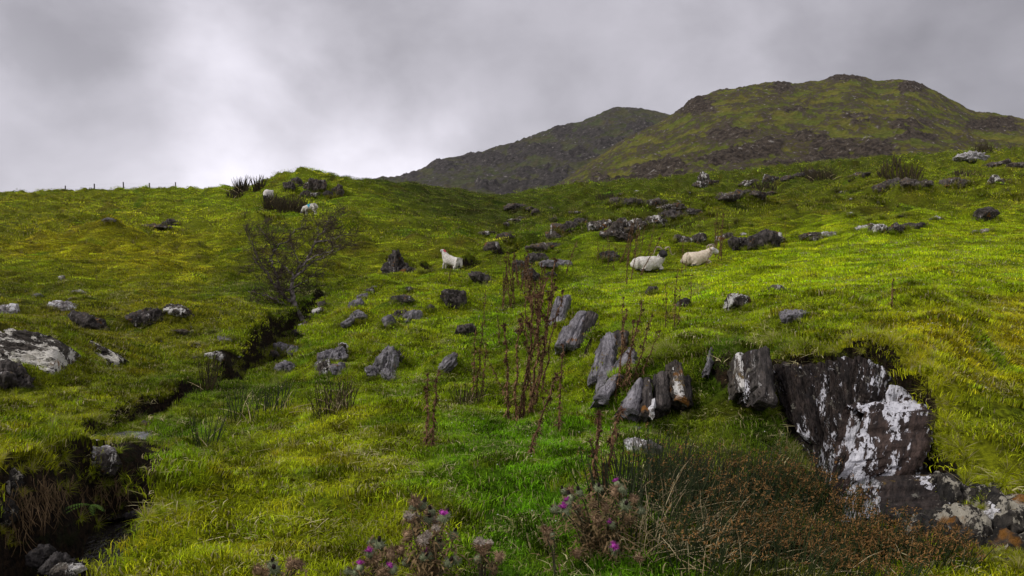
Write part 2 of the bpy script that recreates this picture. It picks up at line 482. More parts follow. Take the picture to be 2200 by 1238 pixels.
# small dips and knobs placed by hand: (photo x, photo y, radius m, height m)
terr = Surf(GU, GY, GZ)
BUMPS = [(470, 735, 1.3, .28), (430, 700, 1.2, .22), (860, 655, 1.6, .12), (800, 735, 1.0, .22), (700, 790, .8, .12),
         (1230, 690, 1.0, .22), (1330, 705, 1.0, .3), (1560, 640, .8, .12), (1700, 655, .8, .1), (800, 930, .55, .10), (60, 780, 1.2, .25), (150, 700, 1.6, .25),
         (1290, 545, 1.6, .45), (1190, 560, 1.5, .35), (1390, 470, 3.0, .9), (1480, 455, 4, 1.0), (1280, 485, 2.5, .8), (1620, 498, 2.5, .45),
         (1950, 490, 2.2, .35), (2120, 470, 2.2, .35), (1940, 400, 6, 1.5), (1800, 740, .7, .05), (1250, 900, .5, .05), (640, 385, 3, .7), (700, 395, 3, .4), (470, 655, .8, -.1), (285, 1000, .40, -.22), (985, 478, 4, -1.0), (1010, 505, 3, -1.0), (1045, 532, 2.2, -.7), (945, 492, 3.5, .8), (1000, 540, 2.5, .5)]
for (bx, by, br, bh) in BUMPS:
    c = terr.hit(bx, by)
    d2 = ((GX - c.x) ** 2 + ((GYY - c.y) * .8) ** 2) / br ** 2
    GZ = GZ + bh * np.exp(-d2) * (1 - SOIL)
_r = np.random.default_rng(55)
for _ in range(520):                                    # small hummocks and hoof-trodden dips
    hy = math.exp(_r.uniform(math.log(4.5), math.log(60))); hx = _r.uniform(-.72, .72) * hy
    br = _r.uniform(.14, .42) * max(1, hy / 11); bh = _r.uniform(-.45, 1.0) * .42 * br
    i0, i1 = np.searchsorted(GU, [(hx - 3 * br) / hy, (hx + 3 * br) / hy]); j0, j1 = np.searchsorted(GY, [hy - 3 * br, hy + 3 * br])
    if i1 - i0 < 2 or j1 - j0 < 2: continue
    d2 = (((GX[j0:j1, i0:i1] - hx) / 1.3) ** 2 + (GYY[j0:j1, i0:i1] - hy) ** 2) / br ** 2
    GZ[j0:j1, i0:i1] += bh * np.exp(-d2 ** 1.4) * (1 - SOIL[j0:j1, i0:i1])
terr = Surf(GU, GY, GZ)

# slope from finite differences
dZy = np.gradient(GZ, axis=0) / np.gradient(GYY, axis=0)
dZu = np.gradient(GZ, axis=1) / np.gradient(GX, axis=1)
SLX = dZu; SLY = dZy - dZu * GU[None, :]
SLOPE = np.hypot(SLX, SLY)
STEEP = smooth(1.1, 1.9, SLOPE) * smooth(30, 18, GYY)
BARE = np.clip(np.maximum(SOIL * smooth(.35, .9, SLOPE + SOIL * .4), STEEP), 0, 1)

# what grows where, with shade put into some colours: (photo x, photo y, colour as seen)
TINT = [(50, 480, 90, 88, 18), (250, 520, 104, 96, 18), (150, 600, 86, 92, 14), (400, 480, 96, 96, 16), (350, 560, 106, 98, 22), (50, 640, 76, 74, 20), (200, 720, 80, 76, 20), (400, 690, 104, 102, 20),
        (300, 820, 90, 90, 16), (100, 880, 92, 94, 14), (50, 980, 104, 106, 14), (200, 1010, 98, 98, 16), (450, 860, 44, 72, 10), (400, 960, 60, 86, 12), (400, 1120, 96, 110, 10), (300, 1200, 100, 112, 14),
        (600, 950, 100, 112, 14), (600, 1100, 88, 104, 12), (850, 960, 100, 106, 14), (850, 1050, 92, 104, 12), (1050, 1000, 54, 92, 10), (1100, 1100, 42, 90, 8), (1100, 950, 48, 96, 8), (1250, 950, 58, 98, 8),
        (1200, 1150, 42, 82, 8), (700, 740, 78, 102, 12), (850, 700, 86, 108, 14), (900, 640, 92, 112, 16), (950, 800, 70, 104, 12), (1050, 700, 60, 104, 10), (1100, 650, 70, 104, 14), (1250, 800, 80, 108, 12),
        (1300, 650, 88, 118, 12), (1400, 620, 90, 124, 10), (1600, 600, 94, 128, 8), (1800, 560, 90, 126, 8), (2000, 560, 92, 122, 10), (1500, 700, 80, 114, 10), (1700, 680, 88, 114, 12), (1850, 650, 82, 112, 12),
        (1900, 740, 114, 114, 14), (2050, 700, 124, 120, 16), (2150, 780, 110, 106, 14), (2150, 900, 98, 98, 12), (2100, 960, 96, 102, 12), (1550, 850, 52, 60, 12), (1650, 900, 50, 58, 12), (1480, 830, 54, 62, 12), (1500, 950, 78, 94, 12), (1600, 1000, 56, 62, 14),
        (600, 430, 76, 102, 14), (700, 430, 80, 104, 14), (780, 420, 78, 92, 14), (860, 412, 50, 56, 12), (930, 432, 46, 54, 12), (1000, 465, 44, 52, 12), (900, 470, 76, 84, 12), (850, 520, 92, 92, 16), (700, 560, 84, 84, 14), (1000, 440, 52, 60, 14), (1100, 480, 58, 66, 14),  # the darkest points paint the shaded side of the valley fold
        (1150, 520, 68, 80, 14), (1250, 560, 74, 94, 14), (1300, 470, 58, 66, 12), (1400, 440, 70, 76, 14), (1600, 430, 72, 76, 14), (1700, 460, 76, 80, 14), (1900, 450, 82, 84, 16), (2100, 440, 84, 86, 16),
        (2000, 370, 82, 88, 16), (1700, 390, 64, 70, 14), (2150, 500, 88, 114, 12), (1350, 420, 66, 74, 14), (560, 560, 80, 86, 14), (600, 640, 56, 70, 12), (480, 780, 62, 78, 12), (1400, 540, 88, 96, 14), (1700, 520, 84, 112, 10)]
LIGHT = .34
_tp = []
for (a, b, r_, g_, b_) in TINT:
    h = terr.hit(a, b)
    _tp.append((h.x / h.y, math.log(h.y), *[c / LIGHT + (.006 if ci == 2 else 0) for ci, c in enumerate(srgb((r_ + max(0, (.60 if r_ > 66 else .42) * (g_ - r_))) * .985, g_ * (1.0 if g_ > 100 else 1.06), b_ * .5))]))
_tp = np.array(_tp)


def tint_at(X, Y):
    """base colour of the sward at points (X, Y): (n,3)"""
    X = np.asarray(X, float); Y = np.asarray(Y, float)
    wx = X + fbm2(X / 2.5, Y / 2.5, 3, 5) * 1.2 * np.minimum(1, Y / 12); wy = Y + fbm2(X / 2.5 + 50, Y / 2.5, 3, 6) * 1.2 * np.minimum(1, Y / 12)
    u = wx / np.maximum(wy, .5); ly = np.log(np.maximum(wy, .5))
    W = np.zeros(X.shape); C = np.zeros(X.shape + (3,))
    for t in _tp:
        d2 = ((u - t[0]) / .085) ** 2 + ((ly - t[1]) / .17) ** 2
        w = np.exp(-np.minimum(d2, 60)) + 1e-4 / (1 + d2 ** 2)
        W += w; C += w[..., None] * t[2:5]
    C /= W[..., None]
    fa = smooth(16, 40, Y)

    def nn(k, ox, sd, o=4):                                    # finer patches near, broader ones up the slopes
        return fbm2(X / k + ox, Y / k, o, sd) * (1 - fa) + fbm2(X / (k * 3.2) + ox, Y / (k * 3.6), o, sd + 50) * fa
    n1 = nn(.55, 0, 101)                                       # straw or brown patches
    n2 = nn(.8, 30, 107)                                      # lush dark patches
    lum = C.sum(-1, keepdims=True)
    straw = np.array([.53, .46, .03]) * lum
    lush = np.array([.20, .58, .02]) * lum * .68
    brown = np.array([.50, .40, .05]) * lum * .5
    a = smooth(.08, .5, n1)[..., None] * .55; b = smooth(.10, .5, n2)[..., None] * .55
    c = smooth(.12, .5, nn(.7, 9, 113))[..., None] * smooth(9, 30, Y)[..., None] * .7
    C = C * (1 - a) + straw * a
    C = C * (1 - b) + lush * b
    C = C * (1 - c) + brown * c
    C = C * np.exp(.85 * fbm2(X / .38, Y / .38, 3, 119) * smooth(40, 20, Y) + .9 * fbm2(X / 1.4, Y / 1.4, 3, 121) * smooth(10, 30, Y))[..., None]
    return np.clip(C, .002, 1)




def grid_obj(name, X, Y, Z, mat):
    ny, nu = Z.shape
    V = np.stack([X, Y, Z], -1).reshape(-1, 3)
    idx = np.arange(ny * nu).reshape(ny, nu)
    Fc = np.stack([idx[:-1, :-1], idx[:-1, 1:], idx[1:, 1:], idx[1:, :-1]], -1).reshape(-1, 4)
    return mesh_from(name, V, Fc, mat)


def ground_material():
    b = NB('ground_sward')
    at = b.n('ShaderNodeAttribute', attribute_name='tint'); ab = b.n('ShaderNodeAttribute', attribute_name='bare')
    geo = b.n('ShaderNodeNewGeometry')
    pos = geo.outputs['Position']
    n = b.noise(pos, 22, 5, .65)
    n2 = b.noise(pos, 4.5, 6, .65, mapping=(1, 1, 2.5))
    f = b.ramp(n, .3, .72, .14, .62)  # turf colour darkened so gaps between tufts read as shade
    g = b.math('MULTIPLY', f, b.ramp(n2, .3, .65, .6, 1.15))
    grass = b.scale(at.outputs['Color'], g)
    soil = b.mix(b.ramp(n, .35, .7), (.006, .0045, .003), (.035, .022, .012))
    soil = b.mix(b.ramp(n2, .52, .62, 0, .6), soil, (.018, .022, .006))
    fac = b.ramp(b.math('ADD', ab.outputs['Fac'], b.math('MULTIPLY', b.math('SUBTRACT', n2, .5), .5)), .35, .6)
    c = b.mix(fac, grass, soil)
    h = b.math('ADD', n, b.math('MULTIPLY', n2, 2.0))
    b.principled(c, .95, .08, b.bump(h, .9, .05))
    return b.m


# ------------------------------------------------------------------ the two hills behind
def far_hill(name, sil, ybase, ycrest, pybase, nu, nyy, seed, crags, base_cols, rocky, label):
    s = np.array(sil, float)
    U = np.linspace((s[0, 0] - 1100) / F, (s[-1, 0] - 1100) / F, nu)
    P = 1100 + U * F
    crest = pchip(s[:, 0], s[:, 1], P)
    T = np.concatenate([np.linspace(0, 1, nyy), 1 + np.linspace(.02, .5, 24)])
    YC = ycrest * (1 + .10 * fbm2(U * 4, U * 0 + seed, 3, seed))[None, :]
    Y = ybase + (YC - ybase) * T[:, None]
    base = pchip([q[0] for q in pybase], [q[1] for q in pybase], P)
    t = np.minimum(T, 1)[:, None]
    prof = np.sin(t * math.pi / 2) ** .85
    py = base[None, :] + (crest - base)[None, :] * prof + np.where(T > 1, (T - 1) * 260, 0)[:, None]
    X = U[None, :] * Y
    Z = EYE + (619 - py) / F * Y
    k = ycrest / 700.0
    edge = smooth(1.0, .86, T)[:, None] * smooth(0, .1, T)[:, None]
    PXh = np.repeat(P[None, :], len(T), 0)
    n = fbm2(X / (70 * k), Y / (70 * k), 4, seed + 1)
    Z = Z + n * 6 * k * edge
    rock = np.zeros(Z.shape)
    for (cx, cy, rx, ry, a) in crags:
        wx = fbm2(PXh / 26, py / 14, 3, seed + 9) * 16; wy = fbm2(PXh / 22 + 40, py / 14, 3, seed + 10) * 9
        d2 = ((PXh + wx - cx) / rx) ** 2 + ((py + wy - cy) / ry) ** 2
        rock = np.maximum(rock, a * np.exp(-d2 ** 2))
    r1 = fbm2(X / (26 * k), Y / (34 * k), 4, seed + 2, ridged=True)
    scat = smooth(.16, .5, r1 + .25 * fbm2(X / (90 * k), Y / (90 * k), 2, seed + 5)) * rocky
    r1b = fbm2(X / (10 * k) + 7, Y / (16 * k), 4, seed + 12, ridged=True)
    rock = np.maximum(rock * smooth(-.02, .50, r1 * .35 + r1b * .65), scat * smooth(-.1, .45, r1b) * .9)
    r2 = fbm2(X / (9 * k), Y / (9 * k), 4, seed + 3, ridged=True)
    Z = Z + (rock * (r1 * 3.6 + r2 * 3.0 - 1.0) + r2 * .7) * k * (edge * .85 + .15)
    Z = Z + fbm2(X / (4 * k), Y / (4 * k), 2, seed + 4) * .5 * k
    b = NB(name + '_cover')
    at = b.n('ShaderNodeAttribute', attribute_name='rock')
    geo = b.n('ShaderNodeNewGeometry'); pos = geo.outputs['Position']
    kk = 1 / k
    nA = b.noise(pos, .045 * kk, 5, .6); nB = b.noise(pos, .35 * kk, 5, .65); nC = b.noise(pos, .11 * kk, 4, .6, .6)
    g = b.mix(b.ramp(nA, .38, .62), base_cols[0], base_cols[1])
    g = b.mix(b.ramp(nC, .5, .68, 0, .75), g, base_cols[2])
    g = b.scale(g, b.ramp(nB, .3, .7, .62, 1.25))
    r_ = b.mix(b.ramp(nB, .38, .6), base_cols[3], base_cols[4])
    r_ = b.mix(b.ramp(nB, .61, .69, 0, .9), r_, base_cols[5])
    fac = b.ramp(b.math('ADD', at.outputs['Fac'], b.math('MULTIPLY', b.math('SUBTRACT', nB, .5), 1.0)), .33, .50)
    c = b.mix(fac, g, r_)
    # stray pale stones on the turf
    vor = b.n('ShaderNodeTexVoronoi'); vor.inputs['Scale'].default_value = .11 * kk
    b.l(pos, vor.inputs['Vector'])
    st = b.ramp(b.math('ADD', vor.outputs['Distance'], b.math('MULTIPLY', nC, .25)), .20, .17, 0, .8)
    c = b.mix(st, c, base_cols[5])
    b.principled(c, .95, .1, b.bump(b.math('ADD', nB, nC), 1.0, 3.0 * k))
    o = grid_obj(name, X, Y, Z, b.m)
    set_attr(o.data, 'rock', rock.ravel())
    tag(o, label, 'hill', kind='structure')
    return o


HS = [(1000, 470), (1080, 455), (1140, 436), (1200, 396), (1250, 362), (1300, 330), (1350, 298), (1400, 272), (1440, 251), (1500, 216), (1560, 195), (1600, 188), (1650, 181), (1700, 182), (1750, 177), (1790, 168), (1830, 165),
      (1860, 168), (1885, 176), (1930, 173), (1960, 176), (2000, 193), (2050, 220), (2100, 244), (2150, 250), (2200, 259), (2300, 285), (2600, 330), (2900, 350)]
HC = [(1490, 232, 55, 22, 1), (1680, 192, 35, 11, .9), (1820, 174, 55, 8, .9), (1960, 192, 40, 13, 1), (1560, 290, 65, 20, .9), (1590, 335, 75, 22, .9), (1420, 372, 65, 26, 1.0), (1360, 395, 55, 14, .9), (1730, 300, 70, 18, .85), (1790, 320, 60, 18, .9),
      (1780, 350, 75, 22, 1.1), (1880, 330, 60, 16, .9), (1970, 300, 60, 16, .9), (1960, 275, 50, 12, .8), (2130, 275, 70, 18, .9), (1710, 245, 40, 9, .7), (1840, 258, 50, 9, .6), (1540, 355, 70, 14, .8), (1900, 352, 50, 9, .9),
      (1290, 395, 30, 10, .8), (1195, 436, 25, 10, .9), (1680, 365, 50, 12, .8), (1850, 270, 30, 8, .8), (1650, 322, 40, 16, .9)]
hill = far_hill('hill', HS, 300, 700, [(1000, 500), (1400, 430), (1700, 405), (2200, 372), (2900, 380)], 620, 250, 200, HC,
                [(.150, .142, .024), (.104, .124, .019), (.122, .096, .030), (.030, .023, .018), (.085, .067, .050), (.30, .28, .25)]  , .52, 'rounded grassy hill with dark rocky crags on the right skyline')
MS = [(500, 430), (640, 415), (760, 402), (795, 390), (830, 384), (862, 383), (900, 368), (935, 352), (962, 340), (1005, 338), (1050, 324), (1100, 310), (1130, 300), (1180, 286), (1220, 272), (1260, 260), (1300, 243), (1330, 235), (1368, 234),
      (1405, 240), (1440, 251), (1500, 275), (1600, 320), (1750, 380)]
MC = [(960, 358, 45, 14, 1), (1060, 345, 90, 16, 1.0), (1150, 325, 70, 18, .9), (1240, 290, 70, 14, .8), (1375, 275, 35, 12, 1.2), (1250, 340, 70, 18, 1.0), (1310, 310, 45, 12, 1.1), (1150, 375, 60, 14, .8), (1060, 415, 45, 12, 1.3), (1110, 405, 40, 12, 1),
      (880, 382, 50, 10, .8), (1200, 372, 50, 9, 1.2), (1190, 395, 50, 14, .9), (1140, 395, 30, 10, 1.1)]
mountain = far_hill('mountain', MS, 900, 1500, [(500, 470), (1000, 460), (1300, 440), (1750, 440)], 460, 170, 300, MC,
                    [(.082, .078, .036), (.064, .076, .030), (.085, .066, .038), (.032, .028, .026), (.070, .062, .056), (.25, .23, .21)], .50, 'darker rocky mountain ridge sloping down to the left behind the green hill')

# ------------------------------------------------------------------ grass: tufts scattered over the ground
hidden = bpy.data.collections.new('tuft_shapes')         # shapes used by the scatter, not linked to the scene


def grass_material(name, dry=.09, tip=1.25):
    b = NB(name)
    ti = b.n('ShaderNodeAttribute', attribute_name='tint', attribute_type='INSTANCER')
    rv = b.n('ShaderNodeAttribute', attribute_name='rv')
    c = b.scale(ti.outputs['Color'], b.ramp(rv.outputs['Fac'], 0, 1, .50, 1.55))
    straw = b.scale((.52, .44, .22), b.ramp(rv.outputs['Fac'], 1 - dry, 1, .5, 1.0))
    c = b.mix(b.ramp(rv.outputs['Fac'], 1 - dry, 1 - dry + .01), c, straw)
    p = b.principled(c, .8, .05)
    tr = b.n('ShaderNodeBsdfTranslucent'); b.l(c, tr.inputs['Color'])
    mx = b.n('ShaderNodeMixShader'); mx.inputs[0].default_value = .28
    b.l(p.outputs[0], mx.inputs[1]); b.l(tr.outputs[0], mx.inputs[2]); b.l(mx.outputs[0], b.out.inputs['Surface'])
    return b.m


MG = grass_material('grass_blades')
MGD = grass_material('grass_blades_long', .16)
_b = NB('bleached_thatch'); _rv = _b.n('ShaderNodeAttribute', attribute_name='rv')
_b.principled(_b.mix(_rv.outputs['Fac'], (.20, .18, .05), (.62, .55, .30)), .85, .1)
MTH = _b.m


def blades(name, n, rad, h, w, lean, seed, mat, curl=.5, hub=False, coll=hidden):
    r = np.random.default_rng(seed)
    a = r.uniform(0, 2 * np.pi, n); rr = rad * np.sqrt(r.uniform(0, 1, n))
    if hub: rr *= .35
    bx, by = rr * np.cos(a), rr * np.sin(a)
    th = r.uniform(0, 2 * np.pi, n) if not hub else a + r.normal(0, .5, n)
    H = h * r.uniform(.45, 1.15, n); ln = lean * r.uniform(.2, 1.3, n)
    dx, dy = np.cos(th), np.sin(th)
    sx, sy = -dy, dx
    tw = r.uniform(-.8, .8, n); sx, sy = sx * np.cos(tw) - sy * np.sin(tw), sx * np.sin(tw) + sy * np.cos(tw)
    W = w * r.uniform(.6, 1.3, n)
    V = np.zeros((n, 7, 3))
    prev = None
    for k, t in enumerate((0, .38, .74, 1.0)):
        out = ln * H * (t ** (1.6 + curl)); z = H * t * (1 - .5 * curl * t * np.minimum(ln, 1.4)) - .015 * (t == 0)
        cx, cy = bx + dx * out, by + dy * out
        ww = W * (1, .9, .6, 0)[k] * .5
        if k < 3:
            V[:, 2 * k] = np.stack([cx - sx * ww, cy - sy * ww, z], -1); V[:, 2 * k + 1] = np.stack([cx + sx * ww, cy + sy * ww, z], -1)
        else:
            V[:, 6] = np.stack([cx, cy, z], -1)
    base = (np.arange(n) * 7)[:, None]
    T = np.array([[0, 1, 3], [0, 3, 2], [2, 3, 5], [2, 5, 4], [4, 5, 6]])
    Fc = (base[:, :, None] + T[None]).reshape(-1, 3)
    o = mesh_from(name, V.reshape(-1, 3), Fc, mat, smooth_sh=False, link=False)
    set_attr(o.data, 'rv', np.repeat(r.uniform(0, 1, n), 7))
    coll.objects.link(o)
    return o


def variants(cname, specs):
    c = bpy.data.collections.new(cname)
    for i, s in enumerate(specs):
        blades('%s_%02d' % (cname, i), *s, coll=c)
    return c


C_SHORT = variants('short_tufts', [(90, .15, .034, .0040, 1.3, 100 + i, MG, .6) for i in range(5)])
C_MID = variants('mid_tufts', [(85, .32, .044, .009, 1.2, 200 + i, MG, .6) for i in range(4)])
C_FAR = variants('far_tufts', [(75, .75, .10, .026, 1.0, 300 + i, MG, .6) for i in range(4)])
C_WIDE = variants('wide_tufts', [(60, 1.7, .20, .07, .9, 400 + i, MG, .6) for i in range(3)])
C_TUSS = variants('tussocks', [(95, .12, .24, .0052, 1.1, 500 + i, MGD, 1.0, True) for i in range(5)])
C_THATCH = variants('thatch', [(26, .16, .06, .006, 2.4, 700 + i, MTH, .9) for i in range(4)])
C_MOSS = variants('moss_tufts', [(60, .11, .028, .008, 1.2, 600 + i, MG, .9) for i in range(3)])


def scatter(name, coll_src, X, Y, Z, rot, scl, tint, label, cat='grass'):
    n = len(X)
    me = bpy.data.meshes.new(name)
    me.vertices.add(n); me.vertices.foreach_set('co', np.stack([X, Y, Z], -1).astype(np.float32).ravel())
    o = bpy.data.objects.new(name, me); col.objects.link(o)
    set_attr(me, 'rot', rot, 'FLOAT_VECTOR'); set_attr(me, 'scl', scl, 'FLOAT_VECTOR'); set_attr(me, 'tint', tint, 'FLOAT_COLOR')
    set_attr(me, 'idx', rng.integers(0, 1000, n), 'INT')
    ng = bpy.data.node_groups.new(name + '_scatter', 'GeometryNodeTree')
    ng.interface.new_socket('Geometry', in_out='INPUT', socket_type='NodeSocketGeometry')
    ng.interface.new_socket('Geometry', in_out='OUTPUT', socket_type='NodeSocketGeometry')
    N = ng.nodes.new; L = ng.links.new
    gi = N('NodeGroupInput'); go = N('NodeGroupOutput')
    ip = N('GeometryNodeInstanceOnPoints'); ci = N('GeometryNodeCollectionInfo')
    ci.inputs['Collection'].default_value = coll_src; ci.inputs['Separate Children'].default_value = True; ci.inputs['Reset Children'].default_value = True

    def attr(nm, ty):
        a = N('GeometryNodeInputNamedAttribute'); a.data_type = ty; a.inputs['Name'].default_value = nm
        return [s for s in a.outputs if s.enabled and s.name == 'Attribute'][0]
    L(gi.outputs[0], ip.inputs['Points']); L(ci.outputs[0], ip.inputs['Instance'])
    ip.inputs['Pick Instance'].default_value = True
    L(attr('idx', 'INT'), ip.inputs['Instance Index'])
    L(attr('rot', 'FLOAT_VECTOR'), ip.inputs['Rotation'])
    L(attr('scl', 'FLOAT_VECTOR'), ip.inputs['Scale'])
    L(ip.outputs[0], go.inputs[0])
    md = o.modifiers.new('scatter', 'NODES'); md.node_group = ng
    tag(o, label, cat, kind='stuff')
    return o




def keepout(X, Y):
    ok = np.ones(len(X), bool)
    for (fx, fy, fr) in FOOT:
        ok &= (X - fx) ** 2 + (Y - fy) ** 2 > fr * fr
    return ok


def sward(name, coll_src, y0, y1, count, label, hs=1.0, umax=.74, upright=.6, mask=None, fade=.12, hvar=.5, dark=1.0):
    r = np.random.default_rng(abs(hash(name)) % 1000 if False else sum(map(ord, name)))
    Y = np.sqrt(r.uniform(y0 * y0, y1 * y1, count)); X = r.uniform(-umax, umax, count) * Y
    k = smooth(y0, y0 * (1 + fade), Y) * smooth(y1 * (1 + fade * .0) + 1e-3, y1 * (1 - fade), Y)
    ok = r.uniform(0, 1, count) < np.maximum(k, .15)
    X, Y = X[ok], Y[ok]
    bare = terr.gridval(BARE, X, Y)
    ok = (bare < .45) & keepout(X, Y)
    if mask is not None: ok &= r.uniform(0, 1, len(X)) < mask(X, Y)
    X, Y = X[ok], Y[ok]
    Z = terr.sample(X, Y)
    sx = terr.gridval(SLX, X, Y); sy = terr.gridval(SLY, X, Y)
    n = len(X)
    # lean each tuft with the slope, then spin it by a random amount (through the choice of shape and sign)
    rx = np.arctan(np.clip(sy, -1.5, 1.5)) * upright; ry = -np.arctan(np.clip(sx, -1.5, 1.5)) * upright
    yaw = r.uniform(0, 2 * np.pi, n)
    c, s_ = np.cos(yaw), np.sin(yaw)
    # R = Rz(yaw) first, then tilt: tilt angles expressed in the spun frame
    rot = np.stack([rx * c + ry * s_, -rx * s_ + ry * c, yaw], -1)
    hn = 1 + hvar * 1.2 * fbm2(X / 1.1, Y / 1.1, 3, 201) + hvar * 1.1 * fbm2(X / .3, Y / .3, 2, 205)
    hn = np.clip(hn, .22, 2.2) * r.uniform(.75, 1.3, n) * hs
    sw = r.uniform(.85, 1.2, n) * (hs if 'tussock' in name else 1)
    scl = np.stack([sw, sw, hn], -1)
    v = .25 + .25 * smooth(12, 40, Y)
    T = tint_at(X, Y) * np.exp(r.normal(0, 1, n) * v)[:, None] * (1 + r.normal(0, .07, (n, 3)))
    return scatter(name, coll_src, X, Y, Z, rot, scl, np.clip(T * dark, .002, 1), label)


def skirts():
    """grass growing up round the foot of the stones"""
    r = np.random.default_rng(77); P = []; S = []
    for (cx, cy, w, d) in SKIRT:
        n = int(np.clip(w / cy * 420, 4, 60)); th = r.uniform(-.15 * np.pi, 1.15 * np.pi, n)
        P.append(np.stack([cx + np.cos(th) * w * .5 * r.uniform(.8, 1.15, n), cy - np.sin(th) * d * .5 * r.uniform(.85, 1.25, n)], -1))
        S.append(np.full(n, np.clip(cy / 11, .45, 5)) * r.uniform(.7, 1.2, n))
    P = np.concatenate(P); S = np.concatenate(S); n = len(P); Z = terr.sample(P[:, 0], P[:, 1])
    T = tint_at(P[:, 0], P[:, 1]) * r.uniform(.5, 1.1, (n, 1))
    s = S * .42
    scatter('stone_foot_grass', C_TUSS, P[:, 0], P[:, 1], Z, np.stack([r.normal(0, .2, n), r.normal(0, .2, n), r.uniform(0, 6, n)], -1), np.stack([s, s, s], -1), T, 'tufts of grass growing round the feet of the rocks')


def build_sward():
    skirts()
    short_pasture = lambda X, Y: np.ones(len(X))
    sward('short_grass', C_SHORT, 3.0, 13.5, 14500, 'short grass on the near slope between the stream and the rock face')
    sward('mid_slope_grass', C_MID, 12, 42, 33000, 'grass over the green mound and the sloping pasture behind it')
    sward('hillside_grass', C_FAR, 38, 125, 34000, 'rough olive grass covering the hillsides beyond the sheep', hs=1.0)
    sward('shelf_grass', C_WIDE, 115, 300, 14000, 'coarse grass on the far shelf below the hills', hs=1.0)

    sward('bleached_grass_litter', C_THATCH, 3.2, 26, 15000, 'bleached dead grass strands lying among the green', hs=.75, hvar=.4,
          mask=lambda X, Y: .10 + .9 * smooth(-.02, .40, fbm2(X / .5, Y / .5, 3, 241)))
    sward('moss', C_MOSS, 3.2, 14, 16000, 'moss and small herbs in the turf, darkened to add shade', hs=2.0, hvar=.4, dark=.34,  # moss colour dimmed to deepen the shadow contrast of the near turf
          mask=lambda X, Y: smooth(-.05, .25, fbm2(X / .4, Y / .4, 3, 251)))

    def tuss(X, Y):
        px = 1100 + F * X / Y
        n = fbm2(X / 1.6, Y / 1.6, 3, 221)
        w = smooth(.15, .45, n) * .5
        w += smooth(1750, 2000, px) * smooth(12, 9, Y) * .55                 # yellow long grass above the rock face
        w += smooth(560, 420, px) * smooth(4.5, 6, Y) * smooth(14, 10, Y) * .45      # along the stream
        w += smooth(700, 560, px) * smooth(14, 20, Y) * .25
        w *= 1 - .85 * smooth(1150, 1350, px) * smooth(9, 12, Y) * smooth(2100, 1900, px)
        return np.clip(w, 0, 1)
    sward('tussock_grass', C_TUSS, 3.2, 30, 9000, 'taller arching tussocks of yellowish grass', mask=tuss, hvar=.3, hs=.5)
    sward('dark_heath_patches', C_MID, 9, 45, 22000, 'brownish moss and heath patches among the grass, darkened to add shade', hs=1.1, hvar=.6, dark=.34,  # heath tufts with painted shade, dimmed well below the sward colour
          mask=lambda X, Y: smooth(.02, .26, fbm2(X / .8, Y / .55, 4, 261)) * (1 - .6 * smooth(1150, 1350, 1100 + F * X / Y)))
    sward('dark_upland_patches', C_FAR, 38, 240, 26000, 'heather and rush patches over the upper slopes, darkened to add shade', hs=2.0, hvar=.6, dark=.30,  # upland tufts dimmed in colour to paint dark, shadowy patches
          mask=lambda X, Y: smooth(.04, .26, fbm2(X / 3.6, Y / 2.2, 4, 271)) * (.45 + .55 * smooth(1000, 1250, 1100 + F * X / Y)))
    sward('upland_tussocks', C_TUSS, 28, 110, 9000, 'dark tussocks dotted over the upper slopes', hs=1.25, hvar=.3,
          mask=lambda X, Y: .12 + .88 * smooth(-.05, .35, fbm2(X / 6, Y / 6, 3, 231)), dark=.55)


def fringe(name, lines, per_m, label, hs=1.0, droop=.9, tint=None, src=None, seed=1, ahead=.0):
    """long grass hanging over an edge; lines are lists of photo points"""
    r = np.random.default_rng(seed)
    P = []
    for ln in lines:
        pts = [terr.hit(a, b) for a, b in ln]
        for a, b in zip(pts[:-1], pts[1:]):
            L_ = (b - a).length
            if L_ > 6: continue
            m = max(1, int(L_ * per_m))
            for t in r.uniform(0, 1, m):
                q = a.lerp(b, t)
                P.append((q.x + r.normal(0, .05), q.y + r.normal(0, .06) - ahead, 0))
    P = np.array(P)
    Z = terr.sample(P[:, 0], P[:, 1])
    n = len(P)
    yaw = r.uniform(0, 2 * np.pi, n)
    rx = droop * r.uniform(.2, 1.0, n); c, s_ = np.cos(yaw), np.sin(yaw)
    rot = np.stack([rx * c, -rx * s_, yaw], -1)
    s = r.uniform(.7, 1.25, n) * hs
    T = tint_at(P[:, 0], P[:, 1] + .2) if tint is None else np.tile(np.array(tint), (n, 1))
    T = T * r.uniform(.7, 1.25, (n, 1))
    return scatter(name, src or C_TUSS, P[:, 0], P[:, 1], Z, rot, np.stack([s, s, s], -1), T, label)

